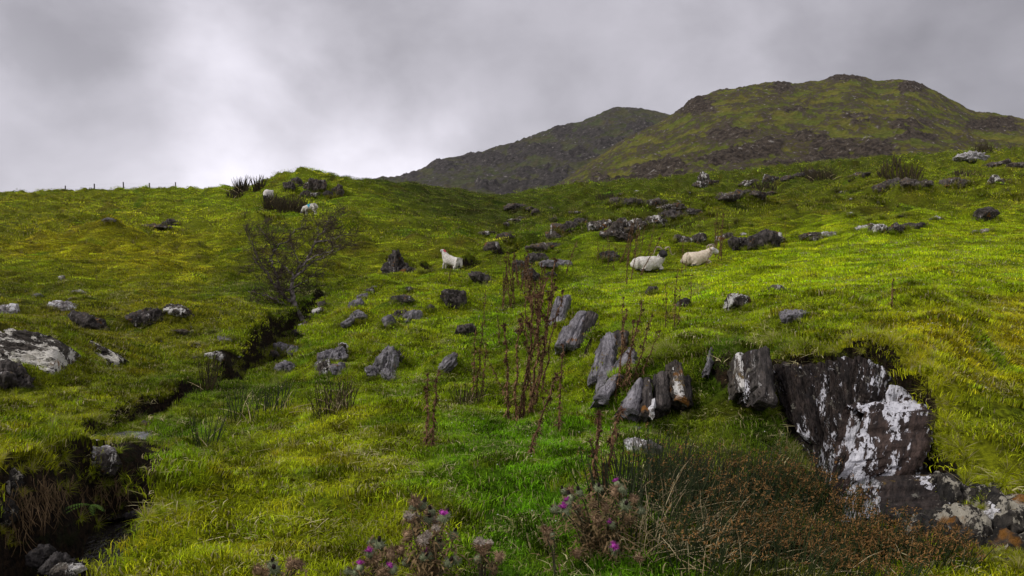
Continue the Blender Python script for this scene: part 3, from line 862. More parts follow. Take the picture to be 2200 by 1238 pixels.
# ------------------------------------------------------------------ stone
def rock_material(name, base, dark, lich, lich_amt, moss_amt=.5, rust_amt=.0, streak=1.0, lscale=5.0, lichen2=0.0, grain=.75):
    b = NB(name)
    tc = b.n('ShaderNodeTexCoord'); oi = b.n('ShaderNodeObjectInfo'); geo = b.n('ShaderNodeNewGeometry')
    off = b.n('ShaderNodeVectorMath', operation='MULTIPLY_ADD')
    cmb = b.n('ShaderNodeCombineXYZ')
    for i in range(3): b.l(oi.outputs['Random'], cmb.inputs[i])
    b.l(cmb.outputs[0], off.inputs[0]); off.inputs[1].default_value = (37, 91, 53); b.l(tc.outputs['Object'], off.inputs[2])
    P = off.outputs[0]
    n1 = b.noise(P, 7, 6, .65, .3, (1, 1, .45))
    n2 = b.noise(P, 34, 5, .7, 0, (1, 1, .5))
    st = b.noise(P, 26, 5, .6, .4, (1, 1, .11))                        # grain along the bedding
    c = b.mix(b.ramp(n1, .34, .66), dark, base)
    c = b.mix(b.ramp(st, .44, .62, 0, grain), c, dark)
    c = b.scale(c, b.ramp(n2, .3, .7, .6, 1.35))
    # lichen: ragged patches stretched down the grain
    l1 = b.noise(P, lscale, 8, .70, .35, (1, 1, .26 if streak else .9))
    l2 = b.noise(P, lscale * 4.5, 4, .7, .2, (1, 1, .35 if streak else .9))
    lf = b.math('ADD', l1, b.math('MULTIPLY', b.math('SUBTRACT', l2, .5), .34))
    t0 = .70 - .17 * lich_amt
    l4 = b.noise(P, 55, 3, .6, 0, (1, 1, .5))
    lf = b.math('SUBTRACT', lf, b.ramp(l4, .50, .66, 0, .06))
    c = b.mix(b.ramp(lf, t0, t0 + .035), c, b.mix(b.ramp(n2, .35, .7), tuple(x * .78 for x in lich), lich))
    if lichen2:
        l3 = b.noise(P, lscale * 1.7, 6, .7, .3)
        c = b.mix(b.ramp(l3, .60, .64, 0, lichen2), c, (.25, .235, .19))
    if rust_amt:
        r1 = b.noise(P, 3.3, 5, .6)
        c = b.mix(b.ramp(r1, .62 - .1 * rust_amt, .70 - .1 * rust_amt, 0, .85), c, (.20, .085, .012))
    # moss and turf on ledges that face up
    sp = b.n('ShaderNodeSeparateXYZ'); b.l(geo.outputs['Normal'], sp.inputs[0])
    m0 = b.noise(P, 5, 5, .65)
    up = b.math('ADD', sp.outputs['Z'], b.math('MULTIPLY', b.math('SUBTRACT', m0, .5), 1.6))
    mcol = b.mix(b.ramp(n2, .35, .65), (.045, .050, .008), (.13, .13, .018))
    mcol = b.mix(b.ramp(m0, .5, .62), mcol, (.12, .075, .016))
    c = b.mix(b.ramp(up, 1.32 - .7 * moss_amt, 1.42 - .7 * moss_amt, 0, .92), c, mcol)
    h = b.math('ADD', b.math('MULTIPLY', n1, 1.5), b.math('ADD', b.math('MULTIPLY', n2, .5), b.math('MULTIPLY', st, 1.2)))
    b.principled(c, .82, .22, b.bump(h, .9, .035))
    return b.m


WHITE = (.66, .655, .69)
M_FACE = rock_material('dark_slabby_rock_white_lichen', (.055, .040, .033), (.012, .009, .008), WHITE, .74, .30, 0, 1, 5.2, .6)
M_FACE2 = rock_material('brown_rock_heavy_white_lichen', (.075, .050, .040), (.018, .012, .010), WHITE, 1.30, .2, 0, 1, 6.0, .0)
M_BLOCK = rock_material('dark_rock_buff_lichen', (.060, .052, .042), (.010, .009, .008), (.36, .33, .26), .95, .35, .2, 0, 4.5, .9)
M_GREY = rock_material('grey_rock', (.27, .255, .27), (.085, .078, .082), (.52, .50, .51), .35, .40, .04, 1, 5, 0, .45)
M_DARK = rock_material('dark_rock', (.115, .098, .088), (.018, .015, .013), (.44, .42, .40), .42, .42, .10, 1, 5)
M_PATCH = rock_material('dark_rock_pale_patches', (.12, .10, .08), (.022, .018, .014), (.62, .60, .56), .95, .48, .2, 1, 2.4, .4)
M_SLABL = rock_material('black_slab_cream_lichen', (.10, .085, .07), (.02, .016, .013), (.66, .63, .56), 1.35, .25, .05, 1, 3.4, .4)
M_PALE = rock_material('pale_stone', (.34, .32, .31), (.16, .14, .13), (.74, .73, .74), 1.1, .15, .1, 0, 5)
M_FARROCK = rock_material('weathered_rock', (.13, .108, .09), (.028, .022, .018), (.44, .42, .40), .68, .55, .2, 1, 2.6)
M_WET = rock_material('wet_rock', (.07, .062, .058), (.014, .012, .011), (.2, .19, .18), .15, .3, .2, 1, 5)

_ICO = {}


def ico(n):
    if n not in _ICO:
        import bmesh
        bm = bmesh.new(); bmesh.ops.create_icosphere(bm, subdivisions=n, radius=1.0)
        V = np.array([v.co[:] for v in bm.verts]); Fc = np.array([[v.index for v in f.verts] for f in bm.faces]); bm.free()
        _ICO[n] = (V / np.linalg.norm(V, axis=1, keepdims=True), Fc)
    return _ICO[n]


def rock_verts(w, d, h, seed, n=5, facets=15, rough=.10, strata=.11, box=3.6, taper=.0):
    """a stone: a ball squared off, cut by planes, ridged along its long z axis"""
    D, Fc = ico(n)
    r_ = np.random.default_rng(seed)
    q = (np.abs(D) ** box).sum(1) ** (-1.0 / box)
    for _ in range(facets):
        nn = r_.normal(0, 1, 3); nn /= np.linalg.norm(nn)
        off = r_.uniform(.62, .98)
        dt = D @ nn
        cut = np.where(dt > .05, off / np.maximum(dt, .05), 9)
        q = np.minimum(q, cut)
    P = D * q[:, None] * np.array([w / 2, d / 2, h / 2])
    if taper:
        f = 1 - taper * smooth(-.4 * h, .55 * h, P[:, 2]); P[:, 0] *= f; P[:, 1] *= f
    s = (w + d + h) / 3
    o = r_.uniform(0, 50, 3)
    N1 = fbm3(P / s * 2.2 + o, 3, seed % 300)
    Q = P * np.array([1, 1, .28]) / s
    R1 = fbm3(Q * 4.2 + o, 3, (seed + 9) % 300, .55, True)
    R2 = fbm3(P / s * 8 + o, 2, (seed + 5) % 300)
    R3 = fbm3(P / s * 3.1 + o * 1.7, 2, (seed + 15) % 300, .5, True)
    disp = s * (rough * N1 + strata * (R1 - .35) * 1.6 + rough * .35 * R2 - .10 * smooth(.72, .97, R3))
    P = P + D * disp[:, None]
    return P, Fc


def basis(roll, yaw, pitch=0):
    return Euler((R(pitch), R(roll), R(yaw)), 'XYZ')


SWELL = []
SKIRT = []
CUTS = []
FOOT = []          # (x, y, radius) where stones stand and no grass grows


def stone(cx, cy, w, h, mat, seed, roll=0, yaw=0, thick=.8, n=5, Y=None, parent=None, name='boulder', keep=.42, sink=0.0, swell=.8, base=None, pitch=0, **kw):
    """cx, cy: centre in the photo; w, h: size in photo pixels (h along the stone's own axis)"""
    by = base if base is not None else cy + .5 * (h * abs(math.cos(R(roll))) + w * abs(math.sin(R(roll)))) * .72
    if Y is None:
        g = terr.hit(cx, by)
        Y = g.y + thick * w / F * g.y * .30
    s = Y / F
    kf = 1.25 if cy > 560 else 1.12
    w, h = w * kf, h * kf
    P, Fc = rock_verts(w * s, w * s * thick, h * s, seed, n, **kw)
    o = mesh_from(name, P, Fc, mat, smooth_sh=False)
    c = Vector(((cx - 1100) * s, Y, EYE + (619 - cy) * s - sink - .05 * h * s))
    o.rotation_euler = basis(roll, yaw, pitch)
    if parent is not None:
        o.parent = parent
        o.location = c - parent.location
    else:
        o.location = c
    SKIRT.append((c.x, c.y, s * (w * abs(math.cos(R(roll))) + h * abs(math.sin(R(roll)))) * .9, w * s * thick))
    if swell and n > 3:
        top = c.z + .5 * s * (h * abs(math.cos(R(roll))) + w * abs(math.sin(R(roll))) * .8)
        wx = s * (w * abs(math.cos(R(roll))) + h * abs(math.sin(R(roll))))
        SWELL.append((c.x, c.y, top - .04 * h * s, wx, w * s * thick, swell))
    if keep:
        FOOT.append((c.x, c.y, keep * .5 * (w * s + w * s * thick) * .8))
    return o


def slab(quad, out, back, mat, seed, parent, nu=46, nv=84, name='slab', Ys=None, massive=False):
    """a slab of bedded rock: its face fills a quad of photo points lying on the bank, standing out from it by out and reaching back into it"""
    C = []
    if Ys is None:                                           # the face stands at least half upright
        hy = [terr.hit(a, b).y for a, b in quad]
        yb = (hy[2] + hy[3]) / 2; hgt = abs(quad[3][1] - quad[0][1]) / F * yb
        yt = min(max((hy[0] + hy[1]) / 2, yb + .1 * hgt), yb + .9 * hgt)
        Ys = [yt, yt, yb, yb]
    for i, (a, b) in enumerate(quad):
        g = terr.hit(a, b)
        C.append(pix3(a, b, (Ys[i] if Ys else g.y) - out - (.16 if i > 1 else 0)))
    TL, TR, BR, BL = C
    u = np.linspace(0, 1, nu)[None, :, None]; v = np.linspace(0, 1, nv)[:, None, None]
    P = (np.array(TL) * (1 - u) + np.array(TR) * u) * (1 - v) + (np.array(BL) * (1 - u) + np.array(BR) * u) * v
    ax = ((Vector(TL) - Vector(BL)) + (Vector(TR) - Vector(BR))).normalized()
    sd = ((Vector(TR) - Vector(TL)) + (Vector(BR) - Vector(BL))).normalized()
    nrm = sd.cross(ax).normalized()
    if nrm.y > 0: nrm = -nrm
    sd = ax.cross(nrm).normalized()
    A = P @ np.array(ax); S = P @ np.array(sd)
    o = seed * 1.37
    W = (Vector(TR) - Vector(TL)).length
    st = fbm2(S / .075 + o, A / .60 + o, 4, seed % 200, .55, True)
    stp = np.round((fbm2(S / .16 + o, A / .8, 2, (seed + 3) % 200) * .5 + .5) * 5) / 5
    br = fbm2(S / .2, A / .11 + o, 3, (seed + 5) % 200, .6)
    ds = 1.0 if massive else float(np.clip(W / .32, .3, 1.4))
    disp = ((st - .4) * (.085 if massive else .038) + (stp - .5) * .14) * ds + br * .030 * ds
    uu = np.linspace(0, 1, nu)[None, :]; vv = np.linspace(0, 1, nv)[:, None]
    edge = np.minimum(np.minimum(uu, 1 - uu) * W / .03, 1) ** .5 * np.minimum(np.minimum(vv, 1 - vv) * 30, 1) ** .5
    disp = disp * (.35 + .65 * edge) - (1 - edge) * .05
    n_ = np.array(nrm); s_ = np.array(sd); a_ = np.array(ax)
    rag = fbm2(A / .13 + o, S * 0 + o, 3, (seed + 8) % 200) * .045
    ragt = fbm2(S / .07 + o, A * 0, 3, (seed + 9) % 200) * .05
    P = P + disp[..., None] * n_ + (rag * (np.abs(uu - .5) * 2) ** 3)[..., None] * s_ + (ragt * (1 - vv) ** 6)[..., None] * a_
    NB_ = 7
    bk = -n_ if massive else -n_ * .45 + np.array([0, .55, 0])
    bk = np.array([bk[0], bk[1], min(bk[2], -.05)]); bk = bk / np.linalg.norm(bk)
    rows = [P.reshape(-1, 3)]
    idx = np.arange(nu * nv).reshape(nv, nu)
    Fc = list(map(tuple, np.stack([idx[:-1, :-1], idx[1:, :-1], idx[1:, 1:], idx[:-1, 1:]], -1).reshape(-1, 4)))
    loop = list(idx[0, :]) + list(idx[1:, -1]) + list(idx[-1, -2::-1]) + list(idx[-2:0:-1, 0])
    ring = P.reshape(-1, 3)[loop]; prev = loop; base = nu * nv; cen = ring.mean(0)
    for k in range(1, NB_ + 1):
        t = k / NB_
        q = ring + (bk * back * t) + (cen - ring) * ((0 if massive else .22) * t * t) + fbm2(ring @ s_ / .1 + k * 1.3, ring @ a_ / .1, 2, (seed + k) % 200)[:, None] * .02 * (ring - cen) / (W * .5)
        cur = [base + i for i in range(len(loop))]; base += len(loop); rows.append(q)
        m = len(loop)
        Fc += [(prev[i], prev[(i + 1) % m], cur[(i + 1) % m], cur[i]) for i in range(m)]
        prev = cur
    V = np.concatenate(rows); c0 = Vector(parent.location)
    # keep the bedding along the mesh's own z axis for the grain in the material
    M = Matrix((sd, -nrm, ax)).transposed()
    loc = Vector(V.mean(0)); L = (V - np.array(loc)) @ np.array(M)
    ob = mesh_from(name, L, Fc, mat, smooth_sh=False, parent=parent)
    ob.location = loc - c0; ob.rotation_euler = M.to_euler()
    FOOT.append((loc.x, loc.y + .05, min(W, .4) * .5))
    CUTS.append([tuple(TL), tuple(TR), tuple(BR), tuple(BL)])
    SWELL.append(((TL.x + TR.x) / 2, (TL.y + TR.y) / 2 + out + .12, max(TL.z, TR.z) - .02, max(W, .25) * 1.2, .22, .95))
    SKIRT.append(((BL.x + BR.x) / 2, (BL.y + BR.y) / 2 + .02, abs(BR.x - BL.x), .05))
    return ob


def pix3(px, py, Y):
    return Vector(((px - 1100) / F * Y, Y, EYE + (619 - py) / F * Y))


def solo(label, cx, cy, w, h, mat, seed, cat='rock', group=None, name='boulder', **kw):
    o = stone(cx, cy, w, h, mat, seed, name=name, **kw)
    return tag(o, label, cat, group)


def outcrop(label, px, py, pieces, group=None, name='rock_outcrop', Y=None):
    g = terr.hit(px, py) if Y is None else Vector(((px - 1100) / F * Y, Y, 0))
    r0 = empty(name, (g.x, g.y, g.z))
    tag(r0, label, 'rock outcrop', group)
    for p in pieces:
        kw = dict(p[6]) if len(p) > 6 else {}
        stone(p[0], p[1], p[2], p[3], p[4], p[5], parent=r0, name=kw.pop('name', 'slab'), **kw)
    return r0


def build_rocks():
    # --- the lichened face on the right: leaning slabs side by side
    face = empty('rock_outcrop', terr.hit(1830, 1090))
    tag(face, 'tall dark rock face streaked with white lichen above the brown rushes', 'rock outcrop')
    for i, (q, out, back, mat) in enumerate([
            ([(1640, 780), (1700, 776), (1765, 1050), (1690, 960)], .02, .5, M_FACE), ([(1690, 776), (1800, 772), (1830, 1090), (1745, 1050)], .04, .5, M_FACE),
            ([(1780, 770), (1900, 785), (1880, 1100), (1800, 1090)], .02, .5, M_FACE), ([(1865, 820), (1990, 870), (1960, 1130), (1860, 1120)], .08, .5, M_FACE2),
            ([(1652, 795), (1688, 783), (1726, 935), (1694, 905)], .13, .3, M_FACE), ([(1676, 786), (1738, 780), (1762, 960), (1714, 935)], .24, .35, M_FACE),
            ([(1736, 782), (1792, 786), (1794, 1060), (1744, 1020)], .16, .3, M_FACE), ([(1788, 770), (1842, 764), (1846, 905), (1800, 960)], .22, .35, M_FACE),
            ([(1840, 764), (1896, 786), (1878, 856), (1838, 890)], .26, .35, M_FACE), ([(1790, 950), (1822, 925), (1846, 1092), (1800, 1085)], .26, .35, M_FACE2),
            ([(1876, 836), (1928, 826), (1906, 1010), (1862, 1050)], .20, .4, M_FACE2), ([(1922, 828), (1972, 866), (1940, 1095), (1886, 1125)], .34, .45, M_FACE2),
            ([(1966, 868), (2014, 890), (1990, 990), (1936, 1095)], .28, .45, M_FACE2), ([(1930, 1020), (1975, 1018), (1972, 1125), (1925, 1130)], .34, .4, M_FACE2),
            ([(1972, 1020), (2050, 1035), (2056, 1120), (1966, 1130)], .22, .4, M_FACE)]):
        slab(q, out * .8, back, mat, 500 + i, face, massive=True, Ys=[7.15 - (a_ - 1640) * .0040 - (b_ - 780) * .0022 for a_, b_ in q])
    outcrop('low broken rock with buff and grey lichen rings in the bottom right corner', 2110, 1150, [
        (2120, 1130, 230, 200, M_BLOCK, 36, dict(n=6, Y=4.75, thick=.8, rough=.13, keep=.3)),
        (2030, 1085, 120, 120, M_BLOCK, 31, dict(n=6, Y=4.75, thick=1.0, rough=.12, keep=.3)),
        (2130, 1165, 210, 190, M_BLOCK, 32, dict(n=6, Y=4.4, thick=.9, rough=.12, strata=.06, keep=.3)),
        (2150, 1095, 140, 45, M_PALE, 33, dict(n=5, Y=4.55, thick=1.0, rough=.10, roll=8, keep=.3)),
        (2060, 1195, 170, 150, M_BLOCK, 34, dict(n=6, Y=4.3, thick=.8, rough=.14, keep=.3)),
        (2110, 1228, 130, 60, M_BLOCK, 37, dict(n=5, Y=4.05, thick=.8, rough=.14, keep=.3)), (2180, 1232, 120, 60, M_DARK, 38, dict(n=5, Y=4.0, thick=.8, rough=.14, keep=.3)),
        (2215, 1190, 120, 160, M_BLOCK, 35, dict(n=5, Y=4.2, thick=.9, rough=.14, keep=.3)),
    ])
    # --- grey slabs right of the tall dead thistles
    g = dict(n=6, box=3.4, thick=.9, facets=7, rough=.07, strata=.05)
    gs = empty('rock_outcrop', terr.hit(1310, 850))
    tag(gs, 'smooth grey slabs leaning together, split by a black cleft', 'rock outcrop')
    for i, (q, out, mat) in enumerate([([(1286, 725), (1318, 708), (1312, 790), (1256, 824)], .45, M_GREY), ([(1316, 706), (1352, 708), (1336, 760), (1306, 780)], .22, M_DARK),
                                       ([(1330, 770), (1358, 745), (1356, 780), (1282, 838)], .60, M_GREY), ([(1282, 790), (1318, 778), (1308, 832), (1278, 842)], .52, M_GREY),
                                       ([(1318, 800), (1338, 800), (1312, 850), (1276, 848)], .62, M_GREY)]):
        slab(q, out, .35, mat, 560 + i, gs, 36, 50)
    SWELL.append((gs.location.x + .25, 11.0, EYE + (619 - 712) * 11 / F, .6, .8, .9))
    for lab, at, quads in (
            ('two dark grey fins of rock on the green bank behind the tall dead thistles', (1235, 745), [([(1242, 664), (1264, 668), (1240, 742), (1196, 738)], .45, M_GREY), ([(1262, 662), (1286, 672), (1262, 734), (1236, 742)], .25, M_DARK), ([(1206, 700), (1226, 696), (1216, 742), (1192, 738)], .60, M_GREY)]),
            ('pitted grey crag in the middle just right of the brown thistle stems', (1200, 700), [([(1194, 636), (1226, 630), (1208, 694), (1172, 702)], .45, M_GREY), ([(1212, 632), (1230, 640), (1214, 690), (1196, 690)], .30, M_DARK)]),
            ('row of thin upright dark slabs under the turf lip left of the lichened face', (1610, 830), [([(1576, 757), (1600, 754), (1606, 832), (1584, 834)], .42, M_PATCH), ([(1599, 752), (1625, 748), (1634, 846), (1606, 844)], .36, M_FACE), ([(1624, 745), (1654, 742), (1672, 862), (1634, 850)], .44, M_DARK)]),
            ('brown knobbly rocks stacked down the mossy bank', (1460, 860), [([(1442, 770), (1468, 772), (1484, 862), (1456, 850)], .22, M_PATCH), ([(1462, 800), (1486, 806), (1492, 862), (1470, 862)], .10, M_DARK)]),
            ('thin grey leaning stone at the top of the mossy bank', (1525, 790), [([(1522, 745), (1534, 742), (1528, 786), (1514, 788)], .16, M_GREY)])):
        rt = empty('rock_outcrop', terr.hit(*at)); tag(rt, lab, 'rock outcrop')
        for i, (q, out, mat) in enumerate(quads):
            slab(q, out, .35, mat, 640 + i + len(lab), rt, 26, 40)
    tw = empty('rock_outcrop', terr.hit(1375, 885))
    tag(tw, 'dark triangular grey rock wedge with upright grooves at the foot of the mossy bank', 'rock outcrop')
    for i, (q, out, mat) in enumerate([([(1366, 812), (1384, 806), (1378, 886), (1334, 872)], .40, M_GREY), ([(1382, 806), (1402, 806), (1404, 886), (1376, 886)], .34, M_DARK),
                                       ([(1402, 800), (1440, 790), (1436, 870), (1404, 884)], .18, M_DARK), ([(1404, 852), (1413, 852), (1411, 884), (1402, 872)], .42, M_PALE)]):
        slab(q, out, .4, mat, 580 + i, tw, 26, 44)
    outcrop('small white and orange lichened rock in the grass left of the mossy bank', 1378, 990, [
        (1380, 960, 62, 30, M_PALE, 95, dict(n=5, Y=6.35, roll=4)), (1362, 940, 30, 18, M_PALE, 96, dict(n=4, Y=6.7)), (1378, 982, 40, 34, M_DARK, 97, dict(n=5, Y=6.4)),
        (1410, 953, 24, 14, M_PATCH, 98, dict(n=4, Y=6.5))])
    solo('flat grey stone flush with the turf behind the white and orange rock', 1362, 922, 36, 14, M_GREY, 99, Y=6.9, n=4)
    solo('small white chip of rock on the moss left of the lichened face', 1676, 938, 20, 18, M_PALE, 100, n=4, Y=6.3)
    # --- stones on the green mound
    solo('craggy black pinnacle rock standing on the crest of the green mound', 852, 580, 52, 66, M_DARK, 111, n=6, rough=.16, taper=.45, roll=-6, Y=27.0, base=606)
    solo('lower black rock leaning against the pinnacle on the crest', 878, 592, 40, 30, M_DARK, 112, n=5, rough=.15, Y=26.8, base=606)
    solo('dark rock hugging the left foot of the black pinnacle', 834, 600, 26, 22, M_DARK, 109, n=4, rough=.15, Y=26.6, base=608)
    outcrop('low grey ridge of stones trailing down the left edge of the mound', 770, 650, [
        (790, 628, 26, 14, M_PATCH, 113, dict(n=4, roll=-24)), (776, 640, 26, 16, M_GREY, 114, dict(n=5, roll=-30)), (765, 655, 30, 18, M_GREY, 115, dict(n=5, roll=-20)), (802, 618, 18, 9, M_GREY, 116, dict(n=4))])
    solo('smooth grey hump of rock with a thin tail running downhill', 768, 680, 34, 22, M_GREY, 117, n=5, roll=-30)
    solo('thin grey tail of stone below the smooth grey hump', 746, 695, 34, 11, M_GREY, 118, n=4, roll=-34)
    solo('brown craggy rock on top of the mound right of centre', 972, 642, 44, 42, M_DARK, 119, n=5, rough=.17, roll=-8)
    solo('pale grey upright boulder in the middle of the green mound', 886, 682, 34, 34, M_GREY, 120, n=5, taper=.2)
    solo('dark folded rock left of the pale upright boulder', 858, 682, 38, 30, M_DARK, 121, n=5, rough=.14)
    solo('small grey rock nose at the left end of the dark folded rock', 834, 692, 24, 22, M_GREY, 122, n=4, roll=-25)
    solo('small rusty stone on the mound below the brown craggy rock', 924, 664, 18, 16, M_DARK, 123, n=4)
    solo('dark brown mossy lump on the mound above the dead stems', 1001, 714, 40, 28, M_DARK, 124, n=5, rough=.17)
    solo('low dark slab in the turf just under the mound crest', 866, 644, 46, 15, M_DARK, 125, n=4)
    solo('small dark ledge of rock below the black pinnacle', 884, 622, 30, 10, M_DARK, 126, n=4)
    solo('brown turf-topped rock on the crest right of the pinnacle', 922, 604, 34, 12, M_DARK, 127, n=4, Y=26.2)
    solo('rust coloured stone on the left flank of the mound', 802, 657, 18, 12, M_DARK, 128, n=4)
    outcrop('lumpy grey rock with rusty patches on the lower left of the mound', 716, 805, [
        (720, 772, 52, 56, M_GREY, 131, dict(n=6, rough=.14, roll=14)), (738, 763, 28, 40, M_PATCH, 132, dict(n=5, rough=.13)), (700, 792, 36, 34, M_PATCH, 133, dict(n=5, rough=.13)), (728, 795, 36, 24, M_GREY, 134, dict(n=5, rough=.13))])
    outcrop('fluted dark grey rock set in the front of the mound', 832, 820, [
        (828, 782, 40, 62, M_GREY, 141, dict(n=6, strata=.12, roll=10)), (850, 772, 30, 44, M_DARK, 142, dict(n=5, strata=.12, roll=16)), (803, 800, 28, 28, M_GREY, 143, dict(n=5, roll=-20)), (838, 808, 30, 26, M_GREY, 144, dict(n=5))])
    solo('long narrow grey rib of rock slanting up the mound front', 957, 784, 22, 62, M_GREY, 145, n=5, roll=42)
    solo('dark knob at the head of the slanting narrow rib', 969, 765, 22, 16, M_DARK, 146, n=4)
    # --- pasture stones on the right
    solo('mossy brown boulder in a hollow of the bright pasture', 1583, 655, 58, 34, M_PATCH, 151, n=5)
    solo('grey boulder with a mossy cap near the crest of the bank', 1703, 680, 50, 32, M_GREY, 152, n=5, roll=-8)
    solo('little brown rock beside a thin thistle stalk on the pasture', 1468, 654, 26, 22, M_DARK, 153, n=4)
    solo('rust topped turf stone standing in the upper pasture', 1402, 626, 24, 18, M_DARK, 154, n=4)
    solo('brown stone breaking the turf high on the bright pasture', 1668, 621, 26, 14, M_PATCH, 155, n=4)
    # --- wall-like ledge behind the rams
    c = dict(n=5, rough=.15, thick=1.0)
    outcrop('long black rock ledge with pale tops behind the resting rams', 1620, 540, [
        (1465, 516, 42, 20, M_PATCH, 161, dict(c)), (1500, 514, 30, 24, M_PATCH, 162, dict(c)), (1560, 512, 36, 20, M_PATCH, 163, dict(c)),
        (1590, 525, 46, 34, M_DARK, 164, dict(c)), (1632, 520, 60, 42, M_DARK, 165, dict(c)), (1668, 512, 34, 24, M_PATCH, 166, dict(c, roll=20)), (1598, 506, 20, 9, M_PALE, 167, dict(c, n=4))])
    outcrop('pale grey broken rocks at the right end of the ledge', 1755, 512, [
        (1742, 508, 44, 18, M_PATCH, 171, dict(c)), (1778, 506, 44, 12, M_PALE, 172, dict(c, n=4)), (1708, 513, 18, 12, M_PATCH, 173, dict(c, n=4)), (1758, 513, 38, 12, M_PATCH, 174, dict(c, n=4))])
    outcrop('tumbled dark rocks at the top edge of the pasture on the right', 1895, 498, [
        (1865, 490, 44, 12, M_PATCH, 181, dict(c, n=4, roll=-10)), (1886, 494, 36, 22, M_PATCH, 182, dict(c)), (1925, 494, 50, 18, M_DARK, 183, dict(c)), (1965, 488, 46, 14, M_DARK, 184, dict(c))])
    solo('big overhanging dark boulder with a pale top on the far right', 2117, 461, 52, 26, M_DARK, 185, n=5, roll=-22)
    solo('flat pale stone under the overhanging boulder', 2118, 497, 26, 10, M_PALE, 186, n=4)
    solo('grey stone at the left under the overhanging boulder', 2096, 500, 22, 9, M_GREY, 187, n=4)
    solo('white boulder alone on the brown middle slope to the right', 1827, 461, 17, 9, M_PALE, 188, n=4)
    solo('pale flat rock above the tumbled dark rocks', 2011, 470, 28, 8, M_PALE, 189, n=4)
    solo('large pale whale-backed rock high up near the right edge', 2086, 340, 66, 20, M_PALE, 190, n=5, base=348)
    outcrop('dark crag of stacked stones at the centre behind the rams', 1330, 500, [
        (1290, 488, 60, 34, M_PATCH, 201, dict(c)), (1335, 492, 56, 40, M_FARROCK, 202, dict(c)), (1368, 486, 44, 26, M_PATCH, 203, dict(c)), (1322, 508, 60, 22, M_FARROCK, 204, dict(c)), (1255, 482, 40, 20, M_DARK, 205, dict(c))])
    outcrop('dark brushy crag to the right of the central one', 1440, 470, [
        (1410, 478, 50, 22, M_PATCH, 206, dict(c)), (1445, 465, 60, 20, M_DARK, 207, dict(c)), (1490, 460, 50, 18, M_DARK, 208, dict(c)), (1432, 448, 60, 10, M_PATCH, 209, dict(c))])
    outcrop('dark broken rocks in the dip where the dead thistles grow', 1150, 580, [
        (1150, 560, 46, 26, M_DARK, 211, dict(c)), (1175, 568, 34, 18, M_GREY, 212, dict(c)), (1205, 568, 34, 14, M_GREY, 213, dict(c)), (1120, 572, 30, 22, M_DARK, 214, dict(c)), (1140, 598, 34, 30, M_DARK, 215, dict(c)), (1183, 592, 24, 12, M_DARK, 216, dict(c))])
    solo('mossy orange topped rock among thistles left of the black-headed ram', 1310, 552, 36, 22, M_DARK, 217, n=4)
    solo('dark striped rock lying on the far side of the mound crest', 1035, 598, 46, 22, M_DARK, 218, n=5, roll=24)
    # --- the left side
    l = dict(n=6, thick=.8, strata=.08, rough=.09)
    for lab, pxy, quads in (('big dark slab with cream and white lichen running to the left edge', (90, 790), [
            ([(-60, 790), (-60, 680), (130, 728), (110, 800)], .45, M_SLABL), ([(60, 792), (70, 712), (176, 752), (150, 800)], .65, M_SLABL), ([(-60, 745), (-60, 676), (90, 702), (110, 742)], .5, M_SLABL)]),
            ('black and white striped slabs right of the big lichened slab', (205, 795), [([(150, 790), (158, 728), (226, 752), (205, 795)], .45, M_DARK), ([(176, 762), (190, 724), (264, 768), (236, 790)], .7, M_SLABL), ([(176, 800), (182, 768), (222, 782), (214, 800)], .7, M_SLABL)])):
        rt = empty('rock_outcrop', terr.hit(*pxy)); tag(rt, lab, 'rock outcrop')
        for i, (q, out, mat) in enumerate(quads):
            yb = max(terr.hit(a_, b_).y for a_, b_ in q if b_ > 740)
            slab(q, 0, .9, mat, 600 + i + len(lab), rt, 50, 70, Ys=[yb - out + max(0, (800 - b_)) * .008 for a_, b_ in q])
    solo('flat white boulder among brown tufts on the left', 130, 658, 54, 17, M_PALE, 231, n=5)
    solo('white topped boulder cut by the left edge', 12, 670, 50, 26, M_PALE, 232, n=5)
    solo('rounded pale stone up the slope from the flat white boulder', 169, 628, 25, 10, M_PALE, 233, n=4)
    solo('small white stone highest of the three on the left slope', 136, 598, 16, 8, M_PALE, 234, n=4)
    solo('small dark grey stone left of the rounded pale one', 79, 636, 18, 9, M_GREY, 235, n=4)
    solo('little pale stone between the rounded one and the flat white boulder', 154, 643, 16, 7, M_PALE, 236, n=4)
    outcrop('black crusted rock under a turf cap on the left slope', 322, 702, [
        (312, 685, 56, 34, M_DARK, 241, dict(n=5, rough=.15)), (336, 678, 44, 30, M_DARK, 242, dict(n=5, rough=.15)), (298, 694, 30, 20, M_DARK, 243, dict(n=4))])
    solo('long white streaked slab right of the black crusted rock', 392, 670, 56, 15, M_PATCH, 244, n=5, roll=22)
    solo('low dark rock with a white foot below the streaked slab', 400, 714, 46, 12, M_PATCH, 245, n=4)
    solo('thin grey stone in the grass near the gully head', 480, 729, 28, 8, M_GREY, 246, n=4, roll=12)
    solo('pale sliver of stone in the left grass', 418, 741, 18, 6, M_PALE, 247, n=4)
    solo('brown and white ribbed stone on the grassy hump', 466, 765, 36, 18, M_PATCH, 248, n=4, roll=26)
    solo('white pebble lying left of the ribbed stone', 420, 769, 12, 7, M_PALE, 249, n=3)
    solo('pinkish round stone in the brown grass left of the crusted rock', 246, 670, 14, 14, M_PATCH, 250, n=4)
    solo('brown peaty rock mound with a pale slash', 200, 700, 74, 36, M_DARK, 251, n=5, roll=24, rough=.12)
    outcrop('dark peaty rock at the left edge below the big slab', 30, 830, [
        (20, 815, 90, 60, M_DARK, 252, dict(n=5, rough=.12)), (50, 825, 50, 40, M_DARK, 253, dict(n=5, rough=.12))])
    solo('grey boulder with a dark underside far up the left hillside', 233, 474, 24, 10, M_GREY, 254, n=4)
